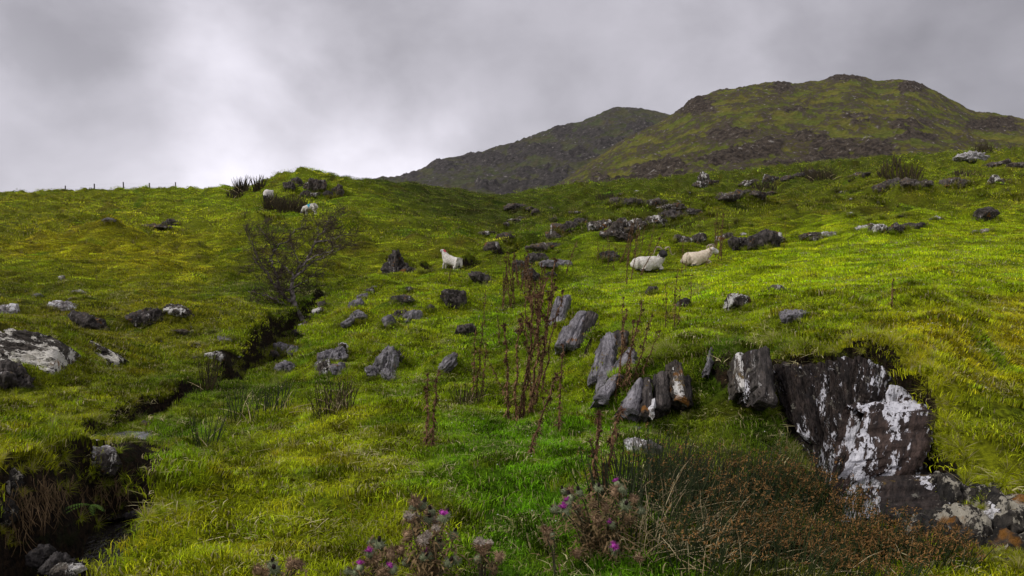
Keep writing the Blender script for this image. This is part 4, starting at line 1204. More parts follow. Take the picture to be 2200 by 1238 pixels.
    # --- gully stones
    outcrop('cracked pale rock shelf beside the little waterfall', 190, 985, [
        (182, 972, 110, 34, M_PALE, 261, dict(n=5, roll=6, Y=6.2)), (222, 988, 60, 40, M_SLABL, 262, dict(n=5, roll=20, Y=6.15)), (150, 962, 64, 18, M_PALE, 263, dict(n=5, Y=6.3))])
    solo('brown boulder standing in the stream at the waterfall lip', 242, 956, 52, 30, M_DARK, 264, n=5, Y=7.3)
    solo('round buff stone at the right side of the waterfall', 289, 987, 26, 12, M_PALE, 265, n=4, Y=6.7)
    solo('black wet stone in the middle of the waterfall', 257, 985, 18, 16, M_WET, 266, n=4, Y=6.9)
    outcrop('pitted grey lichened rock at the left edge over the stream', 5, 1060, [
        (8, 1045, 70, 80, M_BLOCK, 267, dict(n=6, Y=4.85, rough=.12)), (-5, 1100, 60, 60, M_BLOCK, 268, dict(n=5, Y=4.65))])
    solo('brown wet boulder in the dark stream bed', 130, 1215, 66, 46, M_WET, 269, n=5, Y=4.2)
    solo('grey wet boulder behind the brown one in the stream bed', 92, 1190, 44, 40, M_WET, 270, n=5, Y=4.5)
    solo('pale flat stone under the grass edge at the bottom left', 150, 1222, 60, 14, M_PATCH, 271, n=5, Y=3.95)
    solo('glossy grey slab lying in the stream under the far bank', 300, 1105, 50, 14, M_WET, 272, n=5, Y=5.85)
    solo('small pinkish stone where the stream bends out of sight', 311, 912, 24, 12, M_PATCH, 273, n=4)
    outcrop('blue grey boulders in the shady notch below the bare tree', 615, 775, [
        (605, 750, 34, 22, M_GREY, 274, dict(n=5)), (630, 757, 26, 24, M_GREY, 275, dict(n=5)), (612, 790, 40, 24, M_GREY, 276, dict(n=5)), (590, 765, 26, 18, M_DARK, 277, dict(n=4))])
    outcrop('mossy stones lining the gully under the bare tree', 660, 690, [
        (655, 700, 22, 18, M_PATCH, 278, dict(n=4)), (668, 685, 22, 16, M_DARK, 279, dict(n=4)), (682, 670, 22, 14, M_PATCH, 280, dict(n=4)), (694, 657, 16, 18, M_DARK, 281, dict(n=4)), (640, 718, 28, 16, M_DARK, 282, dict(n=4))])
    # --- the knoll on the left skyline
    k = dict(n=5, rough=.17, thick=1.0)
    solo('upright black rock on top of the skyline knoll', 632, 396, 30, 28, M_DARK, 291, **k)
    solo('dark shaded rock left of the upright one on the knoll', 620, 401, 22, 20, M_DARK, 292, **k)
    outcrop('big peaked dark rock in the middle of the knoll with pale foot stones', 675, 425, [
        (676, 402, 44, 34, M_FARROCK, 293, dict(k)), (656, 417, 20, 16, M_DARK, 294, dict(k)), (680, 420, 22, 9, M_PATCH, 295, dict(k))])
    outcrop('pointed dark rock at the right end of the knoll', 725, 425, [
        (726, 412, 30, 30, M_FARROCK, 296, dict(k, taper=.4)), (705, 418, 22, 16, M_DARK, 297, dict(k))])
    # --- broken outcrops over the middle and far slopes
    far = [
        ('low rock scar beside the burn below the mountain', 1120, 450, [(1095, 448, 22, 8), (1115, 447, 26, 9), (1140, 452, 18, 8), (1150, 459, 14, 9)]),
        ('pale stones strung across the little valley floor', 1110, 475, [(1105, 478, 22, 7), (1122, 472, 20, 6), (1090, 483, 14, 5)]),
        ('pale flat rocks low in the valley on the left', 1045, 505, [(1040, 505, 22, 6), (1056, 501, 14, 5)]),
        ('brown broken rock at the foot of the valley slope', 1085, 515, [(1085, 512, 28, 10), (1100, 507, 12, 8)]),
        ('brown rock knob left of the dead thistle dip', 1055, 535, [(1055, 532, 26, 14)]),
        ('dark ledge below the lower crag of the hill', 1340, 432, [(1325, 435, 30, 11), (1350, 436, 26, 8), (1368, 434, 20, 7)]),
        ('dark shadowed rock bar in the heather at centre right', 1400, 440, [(1395, 440, 40, 9), (1420, 436, 26, 7)]),
        ('rough stony patch with white flecks on the middle slope', 1440, 452, [(1425, 452, 26, 10), (1450, 448, 30, 11), (1470, 452, 20, 8)]),
        ('long brown scree band right of the stony patch', 1590, 425, [(1560, 426, 40, 10), (1595, 424, 44, 11), (1628, 421, 30, 8), (1655, 418, 18, 6)]),
        ('white ridged outcrop at the base of the hill', 1512, 395, [(1512, 386, 18, 16), (1525, 394, 26, 7), (1502, 401, 24, 7)]),
        ('pale rocks in a row above the scree band', 1640, 392, [(1600, 398, 26, 7), (1622, 394, 22, 7), (1652, 388, 24, 9), (1690, 386, 22, 7)]),
        ('brown crumbling outcrop on the right middle slope', 1930, 405, [(1900, 408, 34, 12), (1925, 403, 40, 14), (1960, 398, 36, 14), (1985, 398, 24, 10), (1905, 399, 14, 5)]),
        ('dark wedge rocks right of the crumbling outcrop', 2055, 397, [(2045, 396, 30, 12), (2070, 398, 26, 10)]),
        ('bright white rock cluster at the right end of the slope', 2145, 392, [(2136, 390, 22, 11), (2152, 393, 16, 8), (2168, 391, 10, 6)]),
        ('low brown rocks under the whale-backed rock', 2140, 355, [(2150, 354, 30, 9), (2130, 356, 20, 6), (2185, 360, 28, 9)]),
        ('brown rock bed in front of the dark bushes on the slope', 1760, 383, [(1840, 380, 24, 8), (1862, 378, 16, 6)]),
        ('thin pale slabs half buried on the far slope', 1825, 416, [(1810, 416, 20, 4), (1835, 416, 16, 4)]),
        ('dark rock notch on the far slope under the crags', 1735, 376, [(1745, 374, 18, 9), (1715, 378, 16, 6)]),
        ('scattered grey rocks below the far mountain on the slope', 1180, 470, [(1190, 474, 14, 6), (1230, 462, 18, 6), (1240, 458, 12, 5)]),
        ('dark overgrown boulders on the left of the central crag', 1215, 500, [(1205, 495, 30, 16), (1228, 492, 26, 14), (1188, 508, 28, 10)]),
        ('flat mossy shelf below the dark overgrown boulders', 1170, 540, [(1160, 535, 40, 9), (1190, 530, 30, 8)]),
        ('dark mossy turf scar on the left hillside', 335, 493, [(330, 494, 62, 8), (370, 483, 26, 10)]),
    ]
    sd = 400
    for (lab, px, py, ps) in far:
        outcrop(lab, px, py, [(x, y - h * .2, w * 1.25, h * 1.7, ((M_PATCH, M_FARROCK)[i % 2] if ('white ' in lab or 'pale' in lab) else (M_FARROCK, M_DARK, M_FARROCK)[i % 3]), sd + i * 7, dict(n=4, rough=.17, thick=1.0, roll=(i % 3 - 1) * 8)) for i, (x, y, w, h) in enumerate(ps)])
        sd += 31
    # loose stones nobody would tell apart
    r_ = random.Random(5)
    for i in range(44):
        px = r_.uniform(1150, 2190); py = r_.uniform(398, 500) - (px - 1150) * .035
        w = r_.uniform(5, 11)
        solo('small pale stone lying loose on the far slopes', px, py, w, w * .5, r_.choice([M_PALE, M_PATCH, M_PATCH]), 900 + i, n=3, group='small loose stones on the far slopes', name='stone', cat='stone', keep=0)
    for i in range(16):
        px = r_.uniform(20, 520); py = r_.uniform(590, 770); w = r_.uniform(6, 12)
        solo('small grey stone half sunk in the left slope', px, py, w, w * .55, r_.choice([M_PALE, M_PATCH, M_GREY]), 960 + i, n=3, group='small stones on the left slope', name='stone', cat='stone', keep=0)


build_rocks()

# ------------------------------------------------------------------ the stream
def build_water():
    b = NB('stream_water')
    geo = b.n('ShaderNodeNewGeometry')
    n = b.noise(geo.outputs['Position'], 9, 4, .6, .6)
    n2 = b.noise(geo.outputs['Position'], 26, 4, .65, .8)
    foam = b.n('ShaderNodeAttribute', attribute_name='foam')
    f = b.ramp(b.math('ADD', foam.outputs['Fac'], b.math('MULTIPLY', b.math('SUBTRACT', n2, .5), 1.3)), .5, .85)
    c = b.mix(f, (.012, .010, .008), (.55, .57, .62))
    p = b.principled(c, b.ramp(f, 0, 1, .08, .6), .5, b.bump(b.math('ADD', n, b.math('MULTIPLY', n2, .4)), .5, .04))
    V = []; Fc = []; foamv = []
    pts = SP[:9]
    fine = []
    for a, c_ in zip(pts[:-1], pts[1:]):
        m = 10
        for i in range(m): fine.append([a[k] + (c_[k] - a[k]) * i / m for k in range(4)])
    fine.append(list(pts[-1]))
    K = 9
    for i, p_ in enumerate(fine):
        q = fine[min(i + 1, len(fine) - 1)]; o = fine[max(i - 1, 0)]
        dx, dy = q[0] - o[0], q[1] - o[1]; L_ = math.hypot(dx, dy) or 1
        nx, ny = dy / L_, -dx / L_
        drop = abs(q[2] - o[2]) / L_
        for k in range(K):
            s = (k / (K - 1) - .5) * 2
            wv = (p_[3] + .28) * s
            V.append((p_[0] + nx * wv, p_[1] + ny * wv, p_[2] + .05 + .015 * math.sin(i * 1.7 + k * 2.1)))
            foamv.append(min(.9, drop * 3.6) * (1 - .3 * abs(s)))
    for i in range(len(fine) - 1):
        for k in range(K - 1):
            a = i * K + k; Fc.append((a, a + 1, a + K + 1, a + K))
    o = mesh_from('stream', V, Fc, b.m)
    set_attr(o.data, 'foam', foamv)
    tag(o, 'dark narrow stream with a small white fall at the bottom of its gully', 'stream', kind='structure')


build_water()

# ------------------------------------------------------------------ the turf swells up behind and around each stone, then the ground is made
def finish_ground():
    global GZ, terr, SLX, SLY, BARE
    for (cx, cy, ztop, w, d, k) in SWELL:
        i0, i1 = np.searchsorted(GU, [(cx - 3 * w) / cy, (cx + 3 * w) / cy]); j0, j1 = np.searchsorted(GY, [cy - 3 * w, cy + 5 * w])
        if i1 <= i0 or j1 <= j0: continue
        X = GX[j0:j1, i0:i1]; Y = GYY[j0:j1, i0:i1]; Z = GZ[j0:j1, i0:i1]
        dx = (X - cx) / (w * .62)
        dy = (Y - cy - d * .55)
        dy = np.where(dy > 0, dy / (1.8 * w), dy / (.30 * d + .02))
        g = np.exp(-(dx * dx + dy * dy) ** 1.3)
        lift = np.clip(ztop - Z, 0, None) * k
        GZ[j0:j1, i0:i1] = Z + lift * g
    for (TL, TR, BR, BL) in CUTS:                            # the ground stops at the foot of a rock face and goes on above it
        cs = (TL, TR, BR, BL)
        u0 = min(c[0] / c[1] for c in cs); u1 = max(c[0] / c[1] for c in cs); y0 = min(c[1] for c in cs) - .35; y1 = max(c[1] for c in cs) + .3
        i0, i1 = np.searchsorted(GU, [u0, u1]); j0, j1 = np.searchsorted(GY, [y0, y1])
        X = GX[j0:j1, i0:i1]; Y = GYY[j0:j1, i0:i1]; Z = GZ[j0:j1, i0:i1]; U = X / Y
        a = np.clip((U - BL[0] / BL[1]) / max(BR[0] / BR[1] - BL[0] / BL[1], 1e-4), 0, 1)
        zb = BL[2] * (1 - a) + BR[2] * a + .03; yb = BL[1] * (1 - a) + BR[1] * a
        b = np.clip((U - TL[0] / TL[1]) / max(TR[0] / TR[1] - TL[0] / TL[1], 1e-4), 0, 1)
        zt = TL[2] * (1 - b) + TR[2] * b; yt = TL[1] * (1 - b) + TR[1] * b
        t = np.clip((Z - zb) / np.maximum(zt - zb, .02), 0, 1)
        yf = yb + (yt - yb) * t
        ul = (BL[0] / BL[1]) * (1 - t) + (TL[0] / TL[1]) * t; ur = (BR[0] / BR[1]) * (1 - t) + (TR[0] / TR[1]) * t
        m = (Z > zb) & (Y < yf + .06) & (U > ul - .002) & (U < ur + .002)
        GZ[j0:j1, i0:i1] = np.where(m, zb + fbm2(X / .2, Y / .2, 2, 9) * .03, Z)
    terr = Surf(GU, GY, GZ)
    dZy = np.gradient(GZ, axis=0) / np.gradient(GYY, axis=0)
    dZu = np.gradient(GZ, axis=1) / np.gradient(GX, axis=1)
    SLX = dZu; SLY = dZy - dZu * GU[None, :]
    SLOPE = np.hypot(SLX, SLY)
    BARE = np.clip(np.maximum(SOIL * smooth(.35, .9, SLOPE + SOIL * .4), smooth(1.5, 2.6, SLOPE) * smooth(14, 9, GYY)), 0, 1)
    ground = grid_obj('ground', GX, GYY, GZ, ground_material())
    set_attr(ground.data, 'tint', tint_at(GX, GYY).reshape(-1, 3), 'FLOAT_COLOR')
    set_attr(ground.data, 'bare', BARE.ravel())
    tag(ground, 'rough grassy hillside with a stream gully on the left and a green mound in the middle', 'ground', kind='structure')


finish_ground()

# ------------------------------------------------------------------ plants in mesh
def flat_mat(name, c1, c2, rough=.8, spec=.2, scale=18, transl=0.0):
    b = NB(name)
    tc = b.n('ShaderNodeTexCoord'); oi = b.n('ShaderNodeObjectInfo')
    n = b.noise(tc.outputs['Object'], scale, 4, .65)
    c = b.mix(b.ramp(n, .3, .7), c1, c2)
    c = b.scale(c, b.ramp(oi.outputs['Random'], 0, 1, .8, 1.2))
    p = b.principled(c, rough, spec, b.bump(n, .4, .004))
    if transl:
        tr = b.n('ShaderNodeBsdfTranslucent'); b.l(c, tr.inputs['Color'])
        mx = b.n('ShaderNodeMixShader'); mx.inputs[0].default_value = transl
        b.l(p.outputs[0], mx.inputs[1]); b.l(tr.outputs[0], mx.inputs[2]); b.l(mx.outputs[0], b.out.inputs['Surface'])
    return b.m


M_BARK = flat_mat('grey_brown_bark', (.05, .042, .036), (.30, .26, .24), .9, .15, 9)
M_TWIG = flat_mat('dark_twigs', (.024, .017, .014), (.095, .068, .058), .9, .1, 6)
M_DEAD = flat_mat('dead_thistle_brown', (.045, .026, .013), (.24, .138, .070), .9, .1, 22)
M_DEADHEAD = flat_mat('dead_seed_heads', (.030, .018, .012), (.17, .085, .050), .95, .1, 40)
M_THST = flat_mat('thistle_stem', (.055, .055, .030), (.12, .10, .055), .8, .2, 20)
M_THLEAF = flat_mat('thistle_withered_leaf', (.07, .055, .022), (.26, .17, .085), .85, .15, 25, .2)
M_THHEAD = flat_mat('thistle_green_head', (.10, .12, .055), (.25, .27, .16), .8, .2, 60)
M_THBROWN = flat_mat('thistle_brown_head', (.14, .085, .045), (.34, .23, .14), .85, .15, 60)
M_FLUFF = flat_mat('thistle_down', (.40, .33, .26), (.70, .62, .54), .9, .1, 60, .3)
M_TIPDARK = flat_mat('thistle_dark_tip', (.012, .008, .008), (.035, .022, .020), .9, .1, 60)
M_PURPLE = flat_mat('thistle_purple_bloom', (.36, .035, .30), (.62, .12, .52), .7, .2, 60, .25)
M_RUSH = flat_mat('rush_green', (.010, .016, .005), (.040, .058, .014), .6, .3, 5)
M_RUSHB = flat_mat('rush_seed_brown', (.11, .055, .018), (.30, .16, .055), .85, .1, 40)
M_RUSHDRY = flat_mat('rush_dry_stalk', (.30, .21, .10), (.62, .52, .32), .8, .15, 8)
M_RUSHD = flat_mat('rush_brown_clump', (.016, .013, .006), (.065, .048, .020), .8, .2, 6)


class MB:
    def __init__(s): s.V = []; s.F = []

    def tube(s, pts, rad, k=4, cap=True):
        pts = [Vector(p) for p in pts]; b0 = len(s.V); n = len(pts)
        if isinstance(rad, (int, float)): rad = [rad] * n
        ref = Vector((.3, .5, .8))
        for i, p in enumerate(pts):
            t = (pts[min(i + 1, n - 1)] - pts[max(i - 1, 0)])
            t = t.normalized() if t.length > 1e-9 else Vector((0, 0, 1))
            a = t.cross(ref)
            if a.length < .1: a = t.cross(Vector((1, 0, 0)))
            a.normalize(); c = t.cross(a)
            for j in range(k):
                th = 2 * math.pi * j / k
                s.V.append(p + (a * math.cos(th) + c * math.sin(th)) * rad[i])
        for i in range(n - 1):
            for j in range(k):
                A = b0 + i * k + j; B = b0 + i * k + (j + 1) % k
                s.F.append((A, B, B + k, A + k))
        if cap: s.F.append(tuple(b0 + (n - 1) * k + j for j in range(k)))

    def leaf(s, p, d, up, L, w, curl=.3, n=3, jag=0.0):
        """a narrow strip from p along d, drooping"""
        p = Vector(p); d = Vector(d).normalized(); side = d.cross(Vector(up))
        if side.length < 1e-3: side = d.cross(Vector((1, 0, 0)))
        side.normalize(); b0 = len(s.V); q = p.copy(); dd = d.copy()
        for i in range(n + 1):
            t = i / n; ww = w * (1 - t ** 1.5) * (.5 + .5 * min(1, t * 4))
            if jag: ww *= (1 + jag * (1 if i % 2 else -1))
            s.V.append(q - side * ww * .5); s.V.append(q + side * ww * .5)
            dd = (dd - Vector(up) * curl / n).normalized(); q = q + dd * (L / n)
        for i in range(n):
            a = b0 + 2 * i; s.F.append((a, a + 1, a + 3, a + 2))

    def spikes(s, c, r0, r1, n, rnd, w=.004, zmin=-1.0, axis=None):
        for _ in range(n):
            while True:
                d = Vector((rnd.gauss(0, 1), rnd.gauss(0, 1), rnd.gauss(0, 1))).normalized()
                if axis is None or d.dot(axis) > zmin: break
            a = d.orthogonal().normalized() * w
            b0 = len(s.V); c_ = Vector(c)
            s.V += [c_ + d * r0 - a, c_ + d * r0 + a, c_ + d * r1]
            s.F.append((b0, b0 + 1, b0 + 2))

    def blob(s, c, r, squash=1.0, n=2, axis=None):
        D, Fc = ico(n); b0 = len(s.V)
        Q = Vector(axis).to_track_quat('Z', 'Y') if axis is not None else None
        for v in D:
            q = Vector((v[0] * r, v[1] * r, v[2] * r * squash))
            if Q: q = Q @ q
            s.V.append(Vector(c) + q)
        s.F += [tuple(int(i) + b0 for i in f) for f in Fc]

    def obj(s, name, mat, parent=None, sm=True, loc=None):
        return mesh_from(name, [v[:] for v in s.V], s.F, mat, sm, parent, loc)


def pix(px, py, Y):
    return Vector(((px - 1100) / F * Y, Y, EYE + (619 - py) / F * Y))


# --- the bare tree
def build_tree():
    rnd = random.Random(4)
    g = terr.hit(648, 690)
    Y0 = g.y
    root = empty('bare_tree', g)
    tag(root, 'leafless wind-bent thorn tree growing out of the gully', 'tree')

    def path(pts, dy):
        out = []
        for i, (x, y) in enumerate(pts):
            t = i / max(1, len(pts) - 1)
            out.append(pix(x, y, Y0 + dy * t) - g)
        return out

    def rough(P, amp, sub=4):
        out = []
        for a, b in zip(P[:-1], P[1:]):
            for i in range(sub):
                t = i / sub
                out.append(a.lerp(b, t) + Vector((rnd.gauss(0, amp), rnd.gauss(0, amp), rnd.gauss(0, amp))) * (0 if i == 0 and not out else 1))
        out.append(P[-1]); return out
    tr = MB()
    T = rough(path([(654, 700), (646, 688), (638, 670), (631, 652), (629, 636)], 0), .012)
    tr.tube(T, [.12 - .055 * i / len(T) for i in range(len(T))], 8)
    tr.obj('trunk', M_BARK, root)
    limbs = [([(631, 652), (612, 640), (598, 622), (588, 607), (568, 580), (550, 566), (544, 552)], -.5, .045),
             ([(629, 636), (623, 622), (631, 594), (646, 572), (667, 544), (676, 522), (686, 505), (700, 494)], .5, .05),
             ([(630, 600), (654, 577), (680, 561), (706, 545), (731, 534)], .9, .03),
             ([(646, 575), (668, 556), (690, 545), (712, 540), (728, 528)], -.8, .026),
             ([(600, 618), (598, 598), (584, 570), (577, 558), (587, 542), (589, 526), (568, 502), (553, 486)], .3, .032),
             ([(587, 540), (604, 525), (621, 512), (634, 492), (656, 485)], .9, .022),
             ([(642, 686), (622, 690), (600, 688), (575, 682), (562, 687), (530, 680)], -.9, .028),
             ([(634, 660), (612, 655), (593, 645), (566, 636), (548, 628), (533, 626)], -.5, .026),
             ([(623, 622), (612, 624), (602, 616), (598, 600), (590, 590)], -.3, .03),
             ([(629, 640), (634, 620), (650, 606), (664, 598), (676, 590)], .6, .022),
             ([(571, 588), (556, 560), (540, 520), (534, 500)], -.6, .018),
             ([(676, 522), (696, 518), (716, 512), (738, 506), (748, 502)], .2, .022),
             ([(686, 505), (682, 492), (684, 480), (694, 474)], .0, .016), ([(694, 500), (700, 486), (706, 474), (716, 466)], .4, .014),
             ([(631, 594), (618, 580), (606, 572), (598, 560)], .6, .022), ([(646, 572), (640, 556), (632, 540), (626, 528)], -.6, .018)]
    starts = []
    for pts, dy, r0 in limbs:
        P = rough(path(pts, dy), .022, 4)
        off = 0
        mb = MB(); n = len(P)
        mb.tube(P, [max(.008, r0 * 1.15 * (1 - .85 * i / n)) for i in range(n)], 6)
        mb.obj('limb', M_BARK, root)
        for i in range(2, n):
            starts.append((P[i], (P[i] - P[i - 1]).normalized(), i / n))
    tw = MB()

    def grow(p, d, L, r, lvl):
        seg = 5; P = [p]; dd = d.copy()
        for i in range(seg):
            dd = (dd + Vector((rnd.gauss(.05, .30), rnd.gauss(0, .3), rnd.gauss(.05, .28)))).normalized()
            P.append(P[-1] + dd * L / seg)
        tw.tube(P, [max(.0045, r * (1 - .7 * i / seg)) for i in range(seg + 1)], 3, False)
        if lvl < 3:
            for i in range(1, seg + 1):
                if rnd.random() < (.72, .66, .36)[lvl]:
                    nd = (dd + Vector((rnd.gauss(.12, .75), rnd.gauss(0, .75), rnd.gauss(.1, .7)))).normalized()
                    grow(P[i], nd, L * rnd.uniform(.45, .72), r * .6, lvl + 1)
    for (p, d, t) in starts:
        for _ in range(1 if rnd.random() < .76 else 0):
            nd = (d + Vector((rnd.gauss(.15, .8), rnd.gauss(0, .9), rnd.gauss(.05, .6)))).normalized()
            grow(p, nd, rnd.uniform(.24, .50), .011, 0 if rnd.random() < .5 else 1)
    o = tw.obj('twigs', M_TWIG, root); o['kind'] = 'stuff'


# --- tall dead marsh thistles
SEED = {}


def seed_mesh(kind):
    if kind not in SEED:
        rnd = random.Random(hash(kind) % 99 if isinstance(kind, int) else 3)
        rnd = random.Random(30 + kind)
        mb = MB()
        mb.blob((0, 0, .006), .0085, 1.3, 1)
        for _ in range(3):
            mb.blob((rnd.gauss(0, .012), rnd.gauss(0, .012), rnd.gauss(0, .014)), .006, 1.3, 1)
        mb.spikes((0, 0, .005), .006, .034, 34, rnd, .0030)
        o = mb.obj('seed_head', M_DEADHEAD); col.objects.unlink(o); SEED[kind] = o.data
        bpy.data.objects.remove(o)
    return SEED[kind]


def dead_stalk(bx, by, tx, ty, label, seed, heads=6, leaf=1.0, thick=1.0, Y=None, branch=.5, group='dead brown thistle stalks'):
    rnd = random.Random(seed)
    g = terr.hit(bx, by) if Y is None else pix(bx, by, Y)
    if Y is not None: g.z = float(terr.sample(g.x, g.y)[0])
    root = empty('dead_thistle', g); tag(root, label, 'thistle', group)
    top = pix(tx, ty, g.y + rnd.uniform(-.1, .1)) - g
    H = top.length; sc = min(1.35, max(.7, H / 1.2))
    n = 9; P = []
    for i in range(n + 1):
        t = i / n
        q = top * t + Vector((rnd.gauss(0, .010), rnd.gauss(0, .010), 0)) * H * min(1, t * 4)
        P.append(q)
    P[0] = Vector((0, 0, -.04))
    mb = MB(); r0 = .0125 * sc * thick
    mb.tube(P, [r0 * (1 - .55 * i / n) for i in range(n + 1)], 5)
    lf = MB(); tips = [P[-1]]
    nb = int(branch * (6 + 5 * H))
    for i in range(nb):
        t = rnd.uniform(.45, .97); k = min(n - 1, int(t * n)); p = P[k].lerp(P[k + 1], t * n - k)
        az = rnd.uniform(0, 2 * math.pi); L = rnd.uniform(.05, .20) * sc * (1.25 - t)
        d = Vector((math.cos(az) * .75, math.sin(az) * .75, rnd.uniform(.7, 1.3))).normalized()
        q1 = p + d * L * .5; q2 = q1 + (d + Vector((0, 0, .5))).normalized() * L * .5
        mb.tube([p, q1, q2], [r0 * .45, r0 * .38, r0 * .3], 3, False); tips.append(q2)
    for i in range(int(170 * leaf * H)):
        t = rnd.random() ** 1.35 * .97; k = min(n - 1, int(t * n)); p = P[k].lerp(P[k + 1], t * n - k)
        az = rnd.uniform(0, 2 * math.pi); d = Vector((math.cos(az), math.sin(az), rnd.uniform(-.6, .9)))
        lf.leaf(p + d * .003, d, (0, 0, 1), rnd.uniform(.025, .085) * (1.3 - .6 * t), rnd.uniform(.008, .022), rnd.uniform(.4, 1.8), 3, .3)
    mb.obj('stem', M_DEAD, root)
    o = lf.obj('withered_leaves', M_DEAD, root, False); o['kind'] = 'stuff'
    for q in tips[:heads + 1]:
        me = seed_mesh(rnd.randrange(4)); h = bpy.data.objects.new('seed_head', me); col.objects.link(h); h.parent = root
        h.location = q; s = rnd.uniform(.75, 1.35) * sc * thick; h.scale = (s, s, s); h.rotation_euler = (rnd.uniform(-.5, .5), rnd.uniform(-.5, .5), rnd.uniform(0, 6))
    return root


def build_dead():
    A = 'tall brown dead thistle stalk'
    st = [
        # the big clump in the middle
        (1092, 902, 1086, 700, A + ' at the left of the big clump, upright', 9, 1.6, 1.5),
        (1108, 905, 1118, 690, A + ' second from the left in the big clump', 7, 1.6, 1.4),
        (1116, 903, 1160, 668, A + ' leaning right through the middle of the big clump', 8, 1.5, 1.3),
        (1124, 898, 1148, 612, A + ' rising highest from the middle of the big clump', 9, 1.2, 1.2),
        (1136, 893, 1182, 690, A + ' leaning far right from the foot of the big clump', 8, 1.4, 1.3),
        (1140, 888, 1172, 600, 'dead thistle at the right of the big clump with many red brown tips', 9, 1.2, 1.2),
        (1152, 870, 1190, 560, 'slender reddish dead thistle behind the right of the big clump', 8, 1.0, 1.0),
        (1145, 860, 1128, 640, 'thin dark dead thistle behind the big clump leaning left', 6, .9, .9),
        (1100, 880, 1048, 770, 'short bent side stalk leaning left out of the big clump', 3, .9, .8),
        (1160, 850, 1208, 625, 'thin dead thistle with a drooping tip behind the big clump', 6, .8, .9),
        # singles round it
        (1136, 976, 1196, 806, 'leaning dead thistle in front of the big clump with a knobbly tip', 7, 1.7, 1.3),
        (1200, 926, 1210, 742, 'straight dead thistle standing right of the big clump with orange brown head', 7, 1.3, 1.2),
        (915, 962, 919, 806, 'left one of a pair of furry brown dead stalks on the open grass', 3, 1.8, 1.2),
        (928, 964, 940, 800, 'right one of a pair of furry brown dead stalks on the open grass', 4, 1.9, 1.3),
        (1014, 862, 1022, 706, 'left stalk of the thin trio between the pair and the big clump', 5, 1.1, .9),
        (1024, 856, 1036, 696, 'middle stalk of the thin trio between the pair and the big clump', 6, 1.1, .9),
        (1034, 850, 1046, 740, 'right short stalk of the thin trio between the pair and the big clump', 5, 1.1, .9),
        (1074, 745, 1068, 670, 'small lone dead stalk up the slope left of the big clump', 4, .9, .9),
        (1040, 700, 1042, 625, 'thin stalk with a pale tip on the slope above the trio', 4, .8, .9),
        # right group by the grey slabs
        (1322, 852, 1346, 668, 'dead thistle at the left in front of the smooth grey slabs', 8, 1.0, 1.1),
        (1334, 846, 1382, 650, 'dead thistle crossing the grey slabs with the tallest forked top', 9, 1.0, 1.1),
        (1348, 838, 1362, 690, 'dead thistle in the middle of the group by the grey slabs', 7, 1.0, 1.0),
        (1362, 818, 1400, 680, 'dead thistle at the right edge of the grey slabs', 8, .9, 1.0),
        (1375, 812, 1418, 712, 'thin bent dead stalk right of the grey slabs', 4, .8, .8),
        (1340, 760, 1338, 640, 'thin dead stalk rising behind the grey slabs', 5, .8, .9),
        # behind and around the rams
        (1346, 612, 1352, 500, 'left one of the stalks left of the black-headed ram', 4, 1.0, .9),
        (1356, 602, 1374, 486, 'second stalk left of the black-headed ram leaning right', 4, 1.0, .9),
        (1374, 594, 1424, 502, 'slanting stalk in front of the black-headed ram', 6, 1.0, 1.1),
        (1430, 706, 1432, 612, 'thin green brown stalk below the rams on the left', 5, .6, .8),
        (1448, 704, 1456, 578, 'tallest stalk of the thin trio below the rams', 6, .7, .9),
        (1458, 700, 1462, 620, 'thin right stalk of the trio below the rams', 5, .6, .8),
        (1484, 660, 1486, 592, 'short thin stalk under the cream ram', 3, .6, .8),
        (1464, 590, 1468, 512, 'stalk standing between the two rams', 4, .8, .9),
        (1472, 586, 1479, 532, 'shorter stalk just left of the cream ram', 3, .8, .8),
        (1516, 574, 1528, 536, 'stalk crossing the face of the cream ram', 3, .9, .9),
        (1216, 588, 1240, 516, 'crooked stalk with knobs left of the mossy orange topped rock', 6, 1.3, 1.2),
        (1306, 578, 1310, 515, 'stalk beside the mossy orange topped rock', 4, .9, .9),
        (1317, 582, 1322, 530, 'short stalk right of the mossy orange topped rock', 3, .9, .9),
        (1916, 668, 1918, 602, 'lone dead stem standing in the bright pasture on the right', 3, 1.3, 1.3),
        (1684, 540, 1688, 478, 'faint thin stalk at the right end of the long black ledge', 4, .6, .6),
        (697, 652, 699, 640, 'small dark weed stalk left of the mound stones', 3, 1.2, 1.0),
        (964, 606, 970, 570, 'dark knobbly stalk in front of the standing sheep', 4, 1.3, 1.2),
        # foreground
        (1268, 1100, 1290, 892, 'near dead thistle with a dark knotted top left of the rushes', 9, 1.8, 1.5),
        (1292, 1090, 1330, 882, 'near dead thistle with a spreading dark top beside the first one', 9, 1.5, 1.35),
        (1300, 1110, 1296, 1000, 'short broken dead stalk beside the two near ones', 3, 1.2, .9),
    ]
    for i, (bx, by, tx, ty, lab, nh, lf, th) in enumerate(st):
        Y = None
        if by > 1080: Y = 4.6
        dead_stalk(bx, by, tx, ty, lab, 50 + i, nh, lf, th * .9, Y=Y, branch=.5 if nh > 4 else .25)
    rnd = random.Random(9)
    for i in range(11):
        x = rnd.uniform(1330, 1400); y = rnd.uniform(556, 574)
        dead_stalk(x, y, x + rnd.uniform(4, 30), y - rnd.uniform(50, 92), 'thin brown stalk in the thicket behind the black-headed ram', 200 + i, 3, .7, .8, branch=.3, group='thicket of stalks behind the rams')
    for i in range(9):
        x = rnd.uniform(1535, 1556); y = rnd.uniform(548, 562)
        dead_stalk(x, y, x + rnd.uniform(-6, 16), y - rnd.uniform(50, 92), 'reddish stalk in the tuft right of the cream ram', 230 + i, 4, .8, .9, branch=.3, group='tuft of stalks right of the cream ram')
